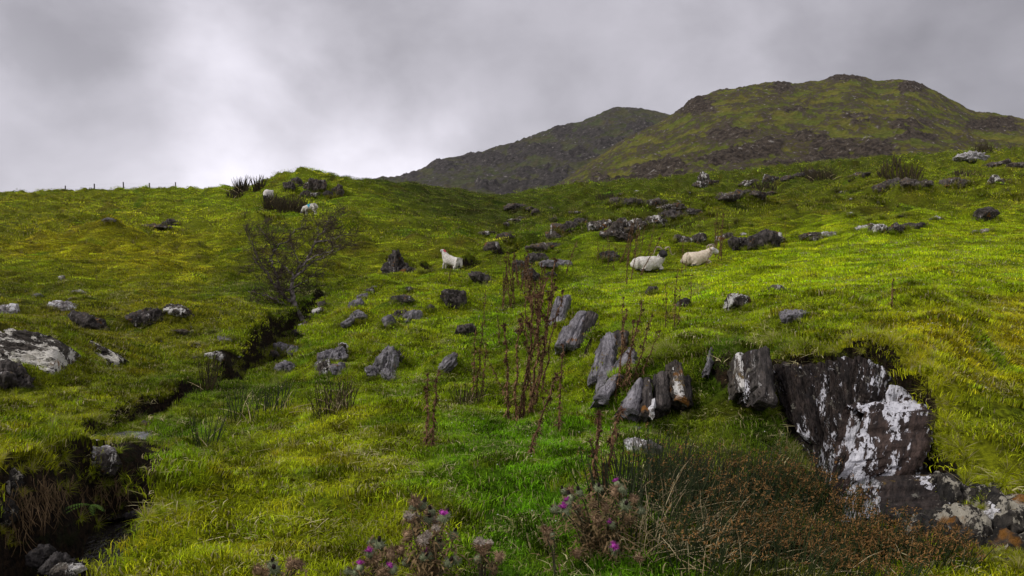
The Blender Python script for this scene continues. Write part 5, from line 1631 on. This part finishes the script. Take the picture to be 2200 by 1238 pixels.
    for i in range(30):
        x = rnd.uniform(1078, 1186); y = rnd.uniform(612, 668) + (x > 1140) * rnd.uniform(0, 60)
        dead_stalk(x, y, x + rnd.uniform(-10, 14), y - rnd.uniform(40, 82), 'brown stalk in the dense stand filling the dip beyond the mound', 260 + i, 5, 1.8, 1.4, branch=.6, group='dense stand of dead stalks in the dip')
    for i in range(5):
        x = rnd.uniform(1283, 1328); y = rnd.uniform(556, 566)
        dead_stalk(x, y, x + rnd.uniform(-5, 5), y - rnd.uniform(30, 50), 'faint thin stalk in the row behind the orange topped rock', 300 + i, 3, .7, .8, branch=.3, group='row of thin stalks behind the orange topped rock')


# --- living thistles in the foreground
HEADS = {}


def head_mesh(kind):
    """returns (globe mesh, crown mesh)"""
    if kind in HEADS: return HEADS[kind]
    rnd = random.Random(sum(map(ord, kind)))
    m1 = {'green': M_THHEAD, 'purple': M_THHEAD, 'dark': M_THHEAD, 'brown': M_THBROWN, 'white': M_THBROWN}[kind]
    m2 = {'green': M_THBROWN, 'purple': M_PURPLE, 'dark': M_TIPDARK, 'brown': M_THBROWN, 'white': M_FLUFF}[kind]
    a = MB(); a.blob((0, 0, 0), .0165, 1.12, 2); a.spikes((0, 0, 0), .014, .029, 70, rnd, .0018)
    b = MB()
    if kind == 'purple':
        b.blob((0, 0, .021), .0105, .9, 1); b.spikes((0, 0, .014), .006, .024, 60, rnd, .0022, .35, Vector((0, 0, 1)))
    elif kind == 'dark':
        b.tube([(0, 0, .012), (0, 0, .024), (0, 0, .034)], [.006, .0075, .005], 6)
    elif kind == 'white':
        b.blob((0, 0, .012), .015, .8, 1); b.spikes((0, 0, .010), .008, .026, 90, rnd, .0024, .0, Vector((0, 0, 1)))
    elif kind == 'brown':
        b.spikes((0, 0, .006), .006, .036, 40, rnd, .0026, .2, Vector((0, 0, 1))); b.blob((0, 0, .014), .009, .8, 1)
    else:
        b.spikes((0, 0, .012), .004, .014, 24, rnd, .002, .3, Vector((0, 0, 1)))
    oa = a.obj('flower_head', m1); ob = b.obj('bloom', m2)
    HEADS[kind] = (oa.data, ob.data)
    bpy.data.objects.remove(oa); bpy.data.objects.remove(ob)
    return HEADS[kind]


def thistle(bx, Y, heads, label, seed, leafy=1.0, spread=.10):
    rnd = random.Random(seed)
    x = (bx - 1100) / F * Y
    g = Vector((x, Y, float(terr.sample(x, Y)[0])))
    root = empty('thistle', g); tag(root, label, 'thistle', 'flowering thistles at the bottom of the picture')
    st = MB(); lf = MB(); pts = []
    nst = max(2, len(heads) // 5)
    cen = [(rnd.uniform(-.02, .02), rnd.uniform(-.05, .05)) for _ in range(nst)]
    heads = sorted(heads)
    for i, (hx, hy, kind) in enumerate(heads):
        c = cen[min(nst - 1, i * nst // len(heads))]
        q = pix(hx, hy, Y + rnd.uniform(-spread, spread) * 1.4) - g
        b0 = Vector((c[0] + q.x * .25, c[1], -.03))
        m1 = b0.lerp(q, .5) + Vector((-q.x * .10, rnd.gauss(0, .02), .03)); m2 = b0.lerp(q, .8) + Vector((-q.x * .05 + rnd.gauss(0, .008), rnd.gauss(0, .012), .01))
        P = [b0, b0.lerp(m1, .5), m1, m2, q]
        st.tube(P, [.0055, .005, .0042, .0034, .003], 5, False); pts += [b0.lerp(m1, .5), m1, m2, m2.lerp(q, .5), m1.lerp(m2, .5)]
        d = (q - m2).normalized() * .6 + Vector((rnd.gauss(0, .35), rnd.gauss(-.15, .35), .6)); d.normalize()
        ga, gb = head_mesh(kind)
        h = bpy.data.objects.new('flower_head', ga); col.objects.link(h); h.parent = root; h.location = q
        s = rnd.uniform(1.0, 1.4); h.scale = (s, s, s); h.rotation_euler = d.to_track_quat('Z', 'Y').to_euler()
        k = bpy.data.objects.new('bloom', gb); col.objects.link(k); k.parent = h
        for _ in range(6):
            az = rnd.uniform(0, 6.28); lf.leaf(q - d * .018, (math.cos(az), math.sin(az), rnd.uniform(-.2, .6)), (0, 0, 1), rnd.uniform(.03, .055), .008, .8, 3, .4)
    for p in pts:
        for _ in range(int(3.4 * leafy)):
            az = rnd.uniform(0, 6.28); lf.leaf(p + Vector((rnd.gauss(0, .02), rnd.gauss(0, .02), rnd.gauss(0, .03))), (math.cos(az), math.sin(az), rnd.uniform(-.5, .8)), (0, 0, 1), rnd.uniform(.04, .09), rnd.uniform(.007, .014), rnd.uniform(.3, 1.6), 5, .6)
    st.obj('stem', M_THST, root); o = lf.obj('spiny_leaves', M_THLEAF, root, False); o['kind'] = 'stuff'


def build_thistles():
    g, p, d, b, w = 'green', 'purple', 'dark', 'brown', 'white'
    thistle(925, 3.75, [(890, 1080, b), (906, 1087, d), (885, 1092, g), (881, 1114, w), (894, 1116, w), (919, 1100, b), (928, 1102, d), (919, 1119, d), (935, 1122, w), (959, 1108, d), (951, 1113, p), (975, 1151, d),
                        (876, 1153, b), (894, 1143, b), (917, 1153, w), (937, 1141, w), (907, 1166, w), (943, 1172, d), (910, 1198, d), (921, 1194, p), (897, 1205, b), (963, 1211, d), (979, 1203, g), (918, 1225, b), (939, 1230, b), (873, 1209, g)],
            'tall bushy thistle with fluffy brown heads in the bottom middle', 1, 1.6)
    thistle(805, 3.62, [(799, 1166, g), (815, 1172, d), (795, 1190, p), (805, 1204, b), (789, 1210, b), (773, 1222, p), (749, 1228, g), (765, 1232, g), (832, 1222, p), (844, 1224, g), (861, 1183, b), (839, 1194, b), (820, 1230, b)],
            'low thistle with three magenta blooms left of the bushy one', 2, 1.2)
    thistle(1040, 3.7, [(1031, 1172, w), (1049, 1173, w), (1037, 1186, b), (1072, 1199, b), (1026, 1202, g), (1060, 1220, b)], 'small thistle with two pale fluffy heads right of the bushy one', 3, 1.0)
    thistle(600, 3.55, [(554, 1226, b), (582, 1218, d), (590, 1224, d), (570, 1232, b), (625, 1214, b), (641, 1215, b)], 'thistle heads just showing at the bottom edge left of the others', 4, 1.0)
    thistle(1285, 4.05, [(1226, 1055, b), (1212, 1057, d), (1226, 1072, d), (1245, 1060, d), (1221, 1082, p), (1213, 1098, p), (1244, 1100, p), (1192, 1095, g), (1285, 1050, d), (1326, 1041, p), (1322, 1058, b), (1337, 1053, g),
                         (1361, 1074, b), (1343, 1088, d), (1377, 1098, g), (1282, 1117, b), (1314, 1127, p), (1261, 1148, g), (1265, 1163, b), (1389, 1150, d), (1337, 1185, b), (1319, 1178, p), (1300, 1090, b), (1250, 1120, g), (1350, 1120, b),
                         (1290, 1190, b), (1320, 1210, b), (1240, 1190, b), (1370, 1200, b), (1275, 1085, b)],
            'biggest thistle bush with pink blooms against the rushes', 5, 2.6, .2)
    thistle(1195, 3.85, [(1174, 1142, b), (1186, 1151, d), (1180, 1160, b)], 'single leaning thistle stem left of the biggest bush', 6, .8)


# --- rushes
def rush_clump(px, Y, n, h, rad, lean, label, seed, seeds=.5, dry=.1, mat=None, group=None, thick=.0028, base_y=None):
    rnd = random.Random(seed)
    if base_y is not None:
        g = terr.hit(px, base_y)
    else:
        x = (px - 1100) / F * Y; g = Vector((x, Y, float(terr.sample(x, Y)[0])))
    root = empty('rush_clump', g); tag(root, label, 'rushes', group)
    a = MB(); b = MB(); c = MB()
    for i in range(n):
        az = rnd.uniform(0, 6.28); rr = rad * math.sqrt(rnd.random())
        p0 = Vector((math.cos(az) * rr, math.sin(az) * rr, -.03))
        p0.z += float(terr.sample(g.x + p0.x, g.y + p0.y)[0]) - g.z
        H = h * rnd.uniform(.55, 1.1)
        l = Vector((math.cos(az) * rr / rad * .25 + rnd.gauss(lean, .16), math.sin(az) * rr / rad * .25 + rnd.gauss(0, .14), 1)).normalized()
        dr = rnd.random() < dry
        if dr: l = Vector((rnd.gauss(.2, .7), rnd.gauss(-.2, .4), .6)).normalized()
        bend = Vector((rnd.gauss(lean * .5, .08), rnd.gauss(0, .08), -.04 if not dr else -.25))
        P = [p0, p0 + l * H * .4, p0 + l * H * .75 + bend * H * .25, p0 + l * H + bend * H * .6]
        (c if dr else a).tube(P, [thick, thick * .9, thick * .7, thick * .25], 3, False)
        if rnd.random() < seeds and not dr:
            q = P[2].lerp(P[3], rnd.uniform(.0, .5))
            for _ in range(4):
                e = q + Vector((rnd.gauss(0, .010), rnd.gauss(0, .010), rnd.gauss(.004, .010)))
                b.leaf(e, (rnd.gauss(0, 1), rnd.gauss(0, 1), rnd.gauss(.3, .7)), (0, 0, 1), rnd.uniform(.012, .026), .0075, .2, 2)
                b.leaf(e, (rnd.gauss(0, 1), rnd.gauss(0, 1), rnd.gauss(.3, .7)), (1, 0, 0), rnd.uniform(.010, .022), .0075, .2, 2)
    o = a.obj('rush_stems', mat or M_RUSH, root); o['kind'] = 'stuff'
    if b.V: o = b.obj('seed_clusters', M_RUSHB, root, False); o['kind'] = 'stuff'
    if c.V: o = c.obj('dry_stalks', M_RUSHDRY, root); o['kind'] = 'stuff'


def build_rushes():
    rnd = random.Random(21)
    spots = [(1405, 4.55, .5, 'left end of the big rush bed beside the thistle bush', .15, .3), (1400, 4.05, .42, 'strawy bleached tangle at the front left of the rush bed', .1, .5), (1470, 4.9, .5, 'back row of the rush bed on the left, dark green tips', .4, .05),
             (1490, 4.3, .45, 'front left of the rush bed, full of bent straw', .4, .35), (1555, 4.95, .48, 'back row of the rush bed, second from the left', .7, .03), (1575, 4.35, .45, 'front row of the rush bed, second from the left', .8, .12),
             (1640, 5.0, .46, 'back row of the rush bed in its middle', .8, .03), (1655, 4.35, .42, 'front row middle of the rush bed, thick with brown seed', 1.0, .08), (1725, 4.95, .44, 'back row of the rush bed against the dark rock', .8, .03),
             (1745, 4.3, .42, 'front row of the rush bed under the white streaked rock', 1.0, .08), (1800, 4.8, .42, 'rushes touching the foot of the white streaked rock', .9, .03), (1835, 4.25, .40, 'front row of the rush bed, second from the right', 1.0, .06),
             (1880, 4.6, .40, 'rushes at the foot of the brown lichened slab', .9, .04), (1935, 4.15, .38, 'right end of the rush bed before the broken rock', 1.0, .10), (1990, 4.05, .32, 'last golden rushes at the bottom right', 1.0, .05),
             (1520, 3.85, .36, 'nearest rushes at the bottom edge on the left', .7, .25), (1690, 3.85, .36, 'nearest rushes at the bottom edge in the middle', .9, .1), (1860, 3.85, .34, 'nearest rushes at the bottom edge on the right', .9, .08)]
    for i, (px, Y, h, lab, sd, dry) in enumerate(spots):
        rush_clump(px, Y, 170, .86 * h * (1 - .30 * float(smooth(1650, 1850, px))), .23, .12, 'dark rush clump: ' + lab, 400 + i, sd, dry, group='rush bed at the bottom right')
    oth = [(1330, 1095, 60, .42, .14, 'sparse green rushes behind the thistle bush', .1), (1720, 0, 0, 0, 0, '', 0),
           (718, 885, 80, .42, .20, 'brownish rush tuft in front of the lumpy grey rock', 0), (1005, 872, 60, .30, .16, 'small straw coloured rush tuft at the foot of the thin trio', 0),
           (448, 835, 60, .55, .12, 'thin dark upright rushes on the left bank', 0), (555, 890, 80, .40, .35, 'green rushes spread on the near side of the gully', 0), (440, 960, 26, .42, .12, 'few tall thin rush stems left of centre', 0)]
    for i, (px, py, n, h, rad, lab, sd) in enumerate(oth):
        if n: rush_clump(px, None, n, h, rad, .03, lab, 450 + i, sd, .15, M_RUSHD if 'brown' in lab or 'straw' in lab or 'dark' in lab else None, base_y=py, thick=.0045)
    farc = [(590, 451, 90, 1.15, .8, 'dark rush clump beside the grazing sheep that faces us'), (625, 456, 120, 1.2, 1.1, 'larger dark rush clump between the two sheep on the knoll'), (518, 417, 50, 1.7, .5, 'dark rushes standing against the sky left of the knoll'),
            (512, 424, 80, .8, 1.1, 'low brown rushes on the skyline beneath the tall ones'), (555, 411, 45, 1.5, .45, 'second dark tuft against the sky at the foot of the knoll'), (2113, 330, 60, 3.0, 1.6, 'dark bush behind the whale-backed pale rock'),
            (1745, 386, 70, 1.5, 1.6, 'dark bush on the slope under the crags, left of two'), (1765, 384, 70, 1.7, 1.6, 'dark bush on the slope under the crags, right of two'), (1640, 410, 60, 1.1, 1.2, 'dark bushy tuft above the scree band'),
            (1310, 432, 60, 1.0, 1.2, 'dark bushy tuft at the foot of the lower hill crag'), (1935, 385, 60, 1.0, 1.4, 'dark bushy tuft on the right middle slope'), (2080, 385, 60, 1.0, 1.4, 'dark heathery tuft near the right edge of the slope')]
    for i, (px, py, n, h, rad, lab) in enumerate(farc):
        rush_clump(px, None, n * 2, h, rad, .0, lab, 480 + i, 0, .03, M_RUSHD, base_y=py, thick=.03 if py > 405 else .05)


# --- a fern and hanging roots in the bank
def build_fern():
    rnd = random.Random(3)
    p0 = pix(195, 1085, 5.05)
    root = empty('fern', p0); tag(root, 'small bright green fern growing from the dark stream bank', 'fern')
    m = flat_mat('fern_green', (.05, .11, .006), (.13, .25, .016), .6, .3, 30, .3)
    root.scale = (.75, .75, .75)
    for k in range(7):
        a = rnd.uniform(-1.4, 1.4); d = Vector((math.sin(a), -.5, rnd.uniform(.1, .6))).normalized(); q = Vector((0, 0, 0)); mb = MB()
        for i in range(9):
            d = (d + Vector((0, 0, -.09))).normalized(); q2 = q + d * .021
            mb.tube([q, q2], [.0012, .001], 3, False)
            s = d.cross(Vector((0, 0, 1))).normalized(); L = .034 * math.sin(math.pi * (i + 1.5) / 11)
            mb.leaf(q2, s + d * .4, (0, 0, 1), L, .009, .3, 2); mb.leaf(q2, -s + d * .4, (0, 0, 1), L, .009, .3, 2); q = q2
        mb.obj('frond', m, root, False)


def build_roots():
    rnd = random.Random(8)
    m = flat_mat('dry_hanging_roots', (.07, .045, .022), (.24, .16, .085), .9, .1, 12)
    spots = [(20, 1075, 60), (60, 1085, 90), (95, 1060, 130), (115, 1070, 120), (130, 1045, 60), (55, 1120, 60), (170, 1065, 50), (30, 1150, 50), (225, 1060, 50), (260, 1060, 50), (320, 1030, 50), (90, 1100, 60)]
    mb = MB()
    for (px, py, n) in spots:
        g = terr.hit(px, py)
        for _ in range(n // 2):
            p = g + Vector((rnd.gauss(0, .06), rnd.gauss(-.05, .03), rnd.gauss(.06, .05))); P = [p]; d = Vector((rnd.gauss(0, .3), rnd.gauss(-.25, .2), -1))
            for i in range(5):
                d = (d + Vector((rnd.gauss(0, .35), rnd.gauss(0, .25), -.2))).normalized(); P.append(P[-1] + d * rnd.uniform(.02, .05))
            mb.tube(P, [.0018] * 5 + [.0008], 3, False)
    o = mb.obj('hanging_roots', m); tag(o, 'dry roots and dead grass hanging down the undercut stream bank', 'roots', kind='stuff')


def build_fence():
    """posts of a wire fence just beyond the crest on the left"""
    m = flat_mat('old_fence_post', (.05, .045, .045), (.14, .13, .13), .9, .1, 3)
    root = empty('fence', pix(200, 425, 118)); tag(root, 'line of thin fence posts with wire along the left skyline', 'fence')
    tops = []
    for (px, top, lean) in [(-60, 424, 0), (20, 421, .0), (80, 419, 0), (140, 415, .02), (203, 412, -.02), (266, 408, -.05), (321, 411, 0), (377, 413, 0)]:
        u = (px - 1100) / F; ys = np.linspace(70, 125, 120); vz = (terr.sample(u * ys, ys) - EYE) / ys; k = int(np.argmax(vz))
        Y = ys[k] + .4; g = float(terr.sample(u * Y, Y)[0]); t = Vector((u * Y, Y, g + (425 - top) / F * Y - .02))
        mb = MB(); b0 = Vector((t.x, t.y, g - .3))
        mb.tube([b0 - root.location, t + Vector((lean * 1.5, 0, 0)) - root.location], [.085, .075], 8)
        mb.obj('post', m, root); tops.append(t - root.location)
    for dz in (-.15, -.5, -.85):
        mb = MB(); mb.tube([q + Vector((0, 0, dz)) for q in tops], .003, 3); mb.obj('wire', m, root)


def build_flowers():
    rnd = random.Random(12)
    my = flat_mat('buttercup_yellow', (.60, .42, .01), (.75, .58, .03), .5, .3, 30)
    mw = flat_mat('clover_white', (.45, .45, .38), (.75, .75, .66), .6, .2, 30)
    mg = M_THST
    st = None
    for i, (px, py) in enumerate([(2153, 962), (2061, 1001), (1990, 752), (2115, 743), (2030, 935), (1610, 640), (1725, 700)]):
        g = terr.hit(px, py + 6); r0 = empty('buttercup', g); tag(r0, 'small yellow buttercup in the grass on the right bank', 'flower', 'buttercups in the grass')
        a = MB(); a.tube([(0, 0, 0), (.004, 0, .05), (0, 0, .085)], .001, 3, False); a.obj('stem', mg, r0)
        f = MB()
        for k in range(5):
            az = k * 1.2566; f.leaf((0, 0, .085), (math.cos(az), math.sin(az), .5), (0, 0, 1), .011, .011, -.3, 2)
        f.obj('petals', my, r0, False)
    mb = MB()
    for i in range(420):
        Y = math.sqrt(rnd.uniform(4 ** 2, 24 ** 2)); x = rnd.uniform(-.15, .62) * Y; z = float(terr.sample(x, Y)[0])
        p = Vector((x, Y, z + .05 + rnd.uniform(0, .02))); s = .0035 + .00045 * Y
        mb.blob(p, s, .7, 1)
    o = mb.obj('clover_flowers', mw); tag(o, 'tiny white clover flowers speckling the grazed turf', 'flowers', kind='stuff')


build_tree()
build_dead()
build_thistles()
build_rushes()
build_fern()
build_roots()
build_fence()
build_flowers()

# ------------------------------------------------------------------ sheep
def wool_mat(name, c1, c2):
    b = NB(name)
    tc = b.n('ShaderNodeTexCoord')
    n = b.noise(tc.outputs['Object'], 14, 5, .7); n2 = b.noise(tc.outputs['Object'], 60, 3, .6, 0, (1, 1, .4))
    c = b.mix(b.ramp(n, .3, .7), c1, c2)
    b.principled(c, .95, .1, b.bump(b.math('ADD', n, n2), .8, .02))
    return b.m


M_WOOL = wool_mat('white_fleece', (.42, .38, .31), (.76, .73, .67))
M_CREAM = wool_mat('cream_fleece', (.52, .42, .30), (.76, .67, .53))
M_BLACKF = flat_mat('black_face', (.010, .009, .010), (.035, .032, .034), .8, .25, 30)
M_GREYF = flat_mat('grey_muzzle', (.08, .075, .08), (.22, .21, .21), .8, .2, 30)
M_WHITEF = flat_mat('white_face', (.48, .45, .42), (.72, .69, .66), .85, .15, 30)
M_HORN = flat_mat('horn', (.22, .17, .11), (.48, .40, .29), .6, .3, 40)
M_RED = wool_mat('red_raddle_mark', (.45, .03, .05), (.68, .12, .14))
M_BLUE = wool_mat('blue_raddle_mark', (.03, .25, .38), (.10, .48, .65))

STAND_LEGS = [[(-.36, .12, .46, .11), (-.27, .13, .35, .07), (-.42, .13, .20, .032), (-.38, .13, .0, .028)], [(.30, .12, .44, .085), (.32, .12, .22, .034), (.31, .12, .0, .028)]]
FOLD_LEGS = [[(-.34, .15, .20, .11), (-.12, .20, .10, .07), (-.30, .22, .05, .035), (-.16, .24, .03, .028)], [(.28, .13, .18, .085), (.44, .15, .07, .045), (.28, .17, .04, .032)]]


def sheep(label, loc, yaw, pose, scale=1.0, pitch=0, wool=None, face=None, legm=None, head=None, horns=None, marks=(), roll=0, seed=1):
    """head: (neck, skull, muzzle) points with radii; body is one skinned surface"""
    if pose == 'lie':
        spine = [(-.40, 0, .24, .20), (-.16, 0, .26, .245), (.10, 0, .26, .245), (.32, 0, .30, .20)]; legs = FOLD_LEGS
    else:
        spine = [(-.42, 0, .62, .17), (-.18, 0, .62, .235), (.08, 0, .61, .24), (.32, 0, .62, .20)]; legs = STAND_LEGS
    V = [p[:3] for p in spine]; Rd = [p[3] for p in spine]; E = [(0, 1), (1, 2), (2, 3)]
    last = 3
    for (x, y, z, r) in head:
        V.append((x, y, z)); Rd.append(r); E.append((last, len(V) - 1)); last = len(V) - 1
    skull_i = last - 1
    for k, lg in enumerate(legs):
        for sgn in (1, -1):
            pr = 0 if k == 0 else 3
            for (x, y, z, r) in lg:
                V.append((x, y * sgn, z)); Rd.append(r); E.append((pr, len(V) - 1)); pr = len(V) - 1
    # rump and tail
    zr = spine[0][2]
    V.append((-.54, 0, zr - .02)); Rd.append(spine[0][3] * .62); E.append((0, len(V) - 1)); rump = len(V) - 1
    V.append((-.62, 0, (.16 if pose == 'lie' else .46))); Rd.append(.045); E.append((rump, len(V) - 1))
    me = bpy.data.meshes.new('body'); me.from_pydata(V, E, [])
    ob = bpy.data.objects.new('body', me); col.objects.link(ob)
    sk = ob.modifiers.new('skin', 'SKIN'); ob.modifiers.new('sub', 'SUBSURF').levels = 2
    ob.modifiers['sub'].render_levels = 2
    sk.use_smooth_shade = True
    for i, v in enumerate(me.skin_vertices[0].data):
        v.radius = (Rd[i] * 1.05, Rd[i] * 1.05); v.use_root = (i == 1)
    dg = bpy.context.evaluated_depsgraph_get()
    m2 = bpy.data.meshes.new_from_object(ob.evaluated_get(dg))
    bpy.data.objects.remove(ob)
    n = len(m2.vertices); P = np.zeros(n * 3, np.float32); m2.vertices.foreach_get('co', P); P = P.reshape(-1, 3).astype(float)
    N = np.zeros(n * 3, np.float32); m2.vertices.foreach_get('normal', N); N = N.reshape(-1, 3)
    hp = np.array([h[:3] for h in head]);
    a, b_ = np.array(head[-2][:3]), np.array(head[-1][:3])
    tt = np.clip(((P - a) @ (b_ - a)) / ((b_ - a) @ (b_ - a)), -.3, 1.4)
    dh = np.linalg.norm(P - (a + tt[:, None] * (b_ - a)), axis=1)
    ishead = (dh < head[-2][3] * 1.35) & (tt > -.28)
    zleg = .12 if pose == 'lie' else .30
    isleg = (P[:, 2] < (.07 if pose == 'lie' else .30)) & (np.abs(P[:, 1]) > .05)
    isleg &= ~ishead
    woolv = ~(ishead | isleg)
    nz = fbm3(P * 9 + seed * 3, 3, seed)
    nz2 = fbm3(P * np.array([9, 9, 3]) * 3 + seed, 2, seed + 3)
    P = P + N * ((nz * .042 + nz2 * .018) * woolv)[:, None]
    # the belly of a resting sheep spreads flat on the ground
    if pose == 'lie':
        P[:, 2] = np.where(P[:, 2] < .02, .02 + (P[:, 2] - .02) * .15, P[:, 2])
    m2.vertices.foreach_set('co', P.astype(np.float32).ravel())
    mats = [wool or M_WOOL, face or M_WHITEF, legm or face or M_WHITEF] + [m for m, _, _ in marks]
    m2.materials.clear()
    for m in mats: m2.materials.append(m)
    for p in m2.polygons:
        vi = list(p.vertices); c = P[vi].mean(0); k = 0
        if ishead[vi].mean() > .5: k = 1
        elif isleg[vi].mean() > .5: k = 2
        for j, (_, mc, mr) in enumerate(marks):
            if np.linalg.norm((c - np.array(mc)) / np.array(mr)) < 1: k = 3 + j
        p.material_index = k; p.use_smooth = True
    root = empty('sheep', loc, (R(roll), R(-pitch), R(yaw))); root.scale = (scale,) * 3
    tag(root, label, 'sheep')
    body = bpy.data.objects.new('body', m2); col.objects.link(body); body.parent = root
    sk_, mz = Vector(head[-2][:3]), Vector(head[-1][:3]); r = head[-2][3]
    fwd = (mz - sk_).normalized(); side = Vector((0, 0, 1)).cross(fwd)
    side = side.normalized() if side.length > .05 else Vector((0, 1, 0)); up = fwd.cross(side).normalized()
    for sg in (1, -1):
        e = MB(); q = sk_ + side * sg * r * .8 + up * r * .25 - fwd * r * .1
        e.leaf(q, side * sg + up * -.15, fwd, .13, .055, .3, 4); e.leaf(q + up * .004, side * sg + up * -.15, fwd, .13, .055, .3, 4)
        e.obj('ear', face or M_WHITEF, root)
        ey = MB(); ey.blob(sk_ + side * sg * r * .78 + fwd * r * .75 + up * r * .28, .013, 1, 2); ey.obj('eye', M_BLACKF, root)
        if horns:
            h = MB(); pts = [sk_ + side * sg * (r * .45 + x) + up * (r * .75 + y) + fwd * z for (x, y, z) in horns]
            # smooth the curl
            S = []
            for i in range(len(pts) - 1):
                p0, p1, p2, p3 = pts[max(i - 1, 0)], pts[i], pts[i + 1], pts[min(i + 2, len(pts) - 1)]
                for k in range(4):
                    t = k / 4
                    S.append(.5 * ((2 * p1) + (p2 - p0) * t + (2 * p0 - 5 * p1 + 4 * p2 - p3) * t * t + (3 * p1 - p0 - 3 * p2 + p3) * t ** 3))
            S.append(pts[-1])
            h.tube(S, [max(.006, .034 * (1 - i / len(S)) ** .8) for i in range(len(S))], 8); h.obj('horn', M_HORN, root)
    return root


def on_ground(px, py, ymin=0, ymax=1e9):
    return terr.hit(px, py, ymin, ymax)


def build_sheep():
    open_horn = [(0, 0, 0), (.08, .05, -.04), (.17, .03, -.06), (.22, -.07, -.03), (.25, -.15, .03), (.32, -.17, .05), (.38, -.11, .03)]
    curl = [(0, 0, 0), (.05, .05, -.06), (.10, .01, -.15), (.12, -.10, -.17), (.12, -.17, -.07), (.13, -.12, .03), (.15, -.05, .02), (.17, -.04, -.03)]
    p = on_ground(1394, 583, 18, 34); k = p.y / F * 71 / 1.0
    sheep('resting white sheep with black head and wide curling horns looking at the camera', p, 4, 'lie', k * .92, 0, M_WOOL, M_BLACKF, M_BLACKF,
          [(.40, -.02, .42, .14), (.42, -.05, .54, .12), (.44, -.10, .64, .12), (.48, -.34, .50, .075)], open_horn, seed=2)
    p = on_ground(1499, 571, 18, 38); k = p.y / F * 66 / 1.0
    sheep('resting cream ram with tightly curled horns and white face in profile', p, 12, 'lie', k * .92, 5, M_CREAM, M_WHITEF, M_GREYF,
          [(.42, 0, .40, .16), (.52, 0, .48, .14), (.60, -.02, .53, .125), (.80, -.06, .38, .075)], curl, seed=3)
    p = on_ground(964, 592, 29.2, 44); k = p.y / F * 50 / 1.0
    sheep('standing white sheep seen from behind with a red mark on its neck', (p.x, p.y, p.z + .10), 152, 'stand', k * .88, 17, M_WOOL, M_WHITEF, M_WHITEF,
          [(.46, 0, .76, .155), (.56, 0, .90, .125), (.60, 0, .96, .10), (.76, .04, .90, .06)], None, [(M_RED, (.50, 0, 1.0), (.10, .12, .10))], seed=4)
    p = pix(983, 597, 27.6)
    sheep('small white lamb lying on the mound crest with its dark head low to the right', (p.x, p.y, p.z - .12), 8, 'lie', .42, -8, M_WOOL, M_BLACKF, M_BLACKF,
          [(.42, 0, .34, .13), (.54, -.02, .30, .10), (.60, -.02, .26, .09), (.76, -.05, .16, .06)], None, seed=5)
    p = on_ground(667, 462, 45, 80); k = p.y / F * 31 / 1.15
    sheep('grazing white sheep with a blue mark on its back, head to the left', p, 172, 'stand', k * 1.05, -4, M_WOOL, M_GREYF, M_WHITEF,
          [(.46, 0, .58, .14), (.60, 0, .42, .105), (.66, 0, .30, .088), (.76, 0, .12, .055)], None, [(M_BLUE, (.06, .12, .80), (.15, .16, .12)), (M_BLUE, (.0, .22, .66), (.06, .12, .14))], seed=6)
    p = on_ground(575, 437, 45, 90); k = p.y / F * 19 / .52
    sheep('white sheep grazing head-on behind the dark rushes on the knoll', p, -88, 'stand', k * .95, 0, M_WOOL, M_BLACKF, M_BLACKF,
          [(.46, 0, .58, .14), (.60, 0, .44, .11), (.66, 0, .34, .095), (.74, 0, .18, .06)], None, seed=7)


build_sheep()


build_sward()
fringe('bank_grass', [[(-20, 1012), (60, 1008), (130, 1012), (200, 1022), (250, 1040), (300, 1045)], [(120, 905), (200, 900), (300, 900)], [(400, 1075), (330, 1120), (250, 1180), (180, 1225)], [(500, 805), (540, 800), (560, 770), (590, 740), (610, 715)],
                      [(520, 860), (570, 840), (600, 805)]], 22, 'long grass hanging over the edges of the stream gully', hs=.38, droop=1.3, seed=4)
fringe('ledge_grass', [[(1570, 750), (1640, 742), (1700, 760), (1780, 765), (1880, 778), (1920, 800), (1990, 845), (2010, 880)], [(2010, 880), (2040, 980), (2080, 1030), (2200, 1075)], [(1400, 750), (1440, 765), (1340, 705), (1270, 720)],
                       [(1650, 850), (1690, 960), (1720, 1010)], [(1860, 1000), (1880, 960), (1850, 830)]], 36, 'grass and moss spilling over the lips of the rock ledges', hs=.42, droop=1.3, seed=5)

haze_m = bpy.data.materials.new('haze'); haze_m.use_nodes = True
_nt = haze_m.node_tree; _nt.nodes.clear()
_o = _nt.nodes.new('ShaderNodeOutputMaterial'); _v = _nt.nodes.new('ShaderNodeVolumePrincipled')
_v.inputs['Color'].default_value = (.92, .94, 1.0, 1); _v.inputs['Density'].default_value = .000026; _v.inputs['Anisotropy'].default_value = .2
_nt.links.new(_v.outputs[0], _o.inputs['Volume'])
_vv = [(x, y, z) for z in (-30, 620) for x, y in ((-2600, -60), (2600, -60), (2600, 2600), (-2600, 2600))]
tag(mesh_from('haze', _vv, [(0, 3, 2, 1), (4, 5, 6, 7), (0, 1, 5, 4), (1, 2, 6, 5), (2, 3, 7, 6), (3, 0, 4, 7)], haze_m, False), 'thin damp haze hanging over the whole valley', 'haze', kind='stuff')
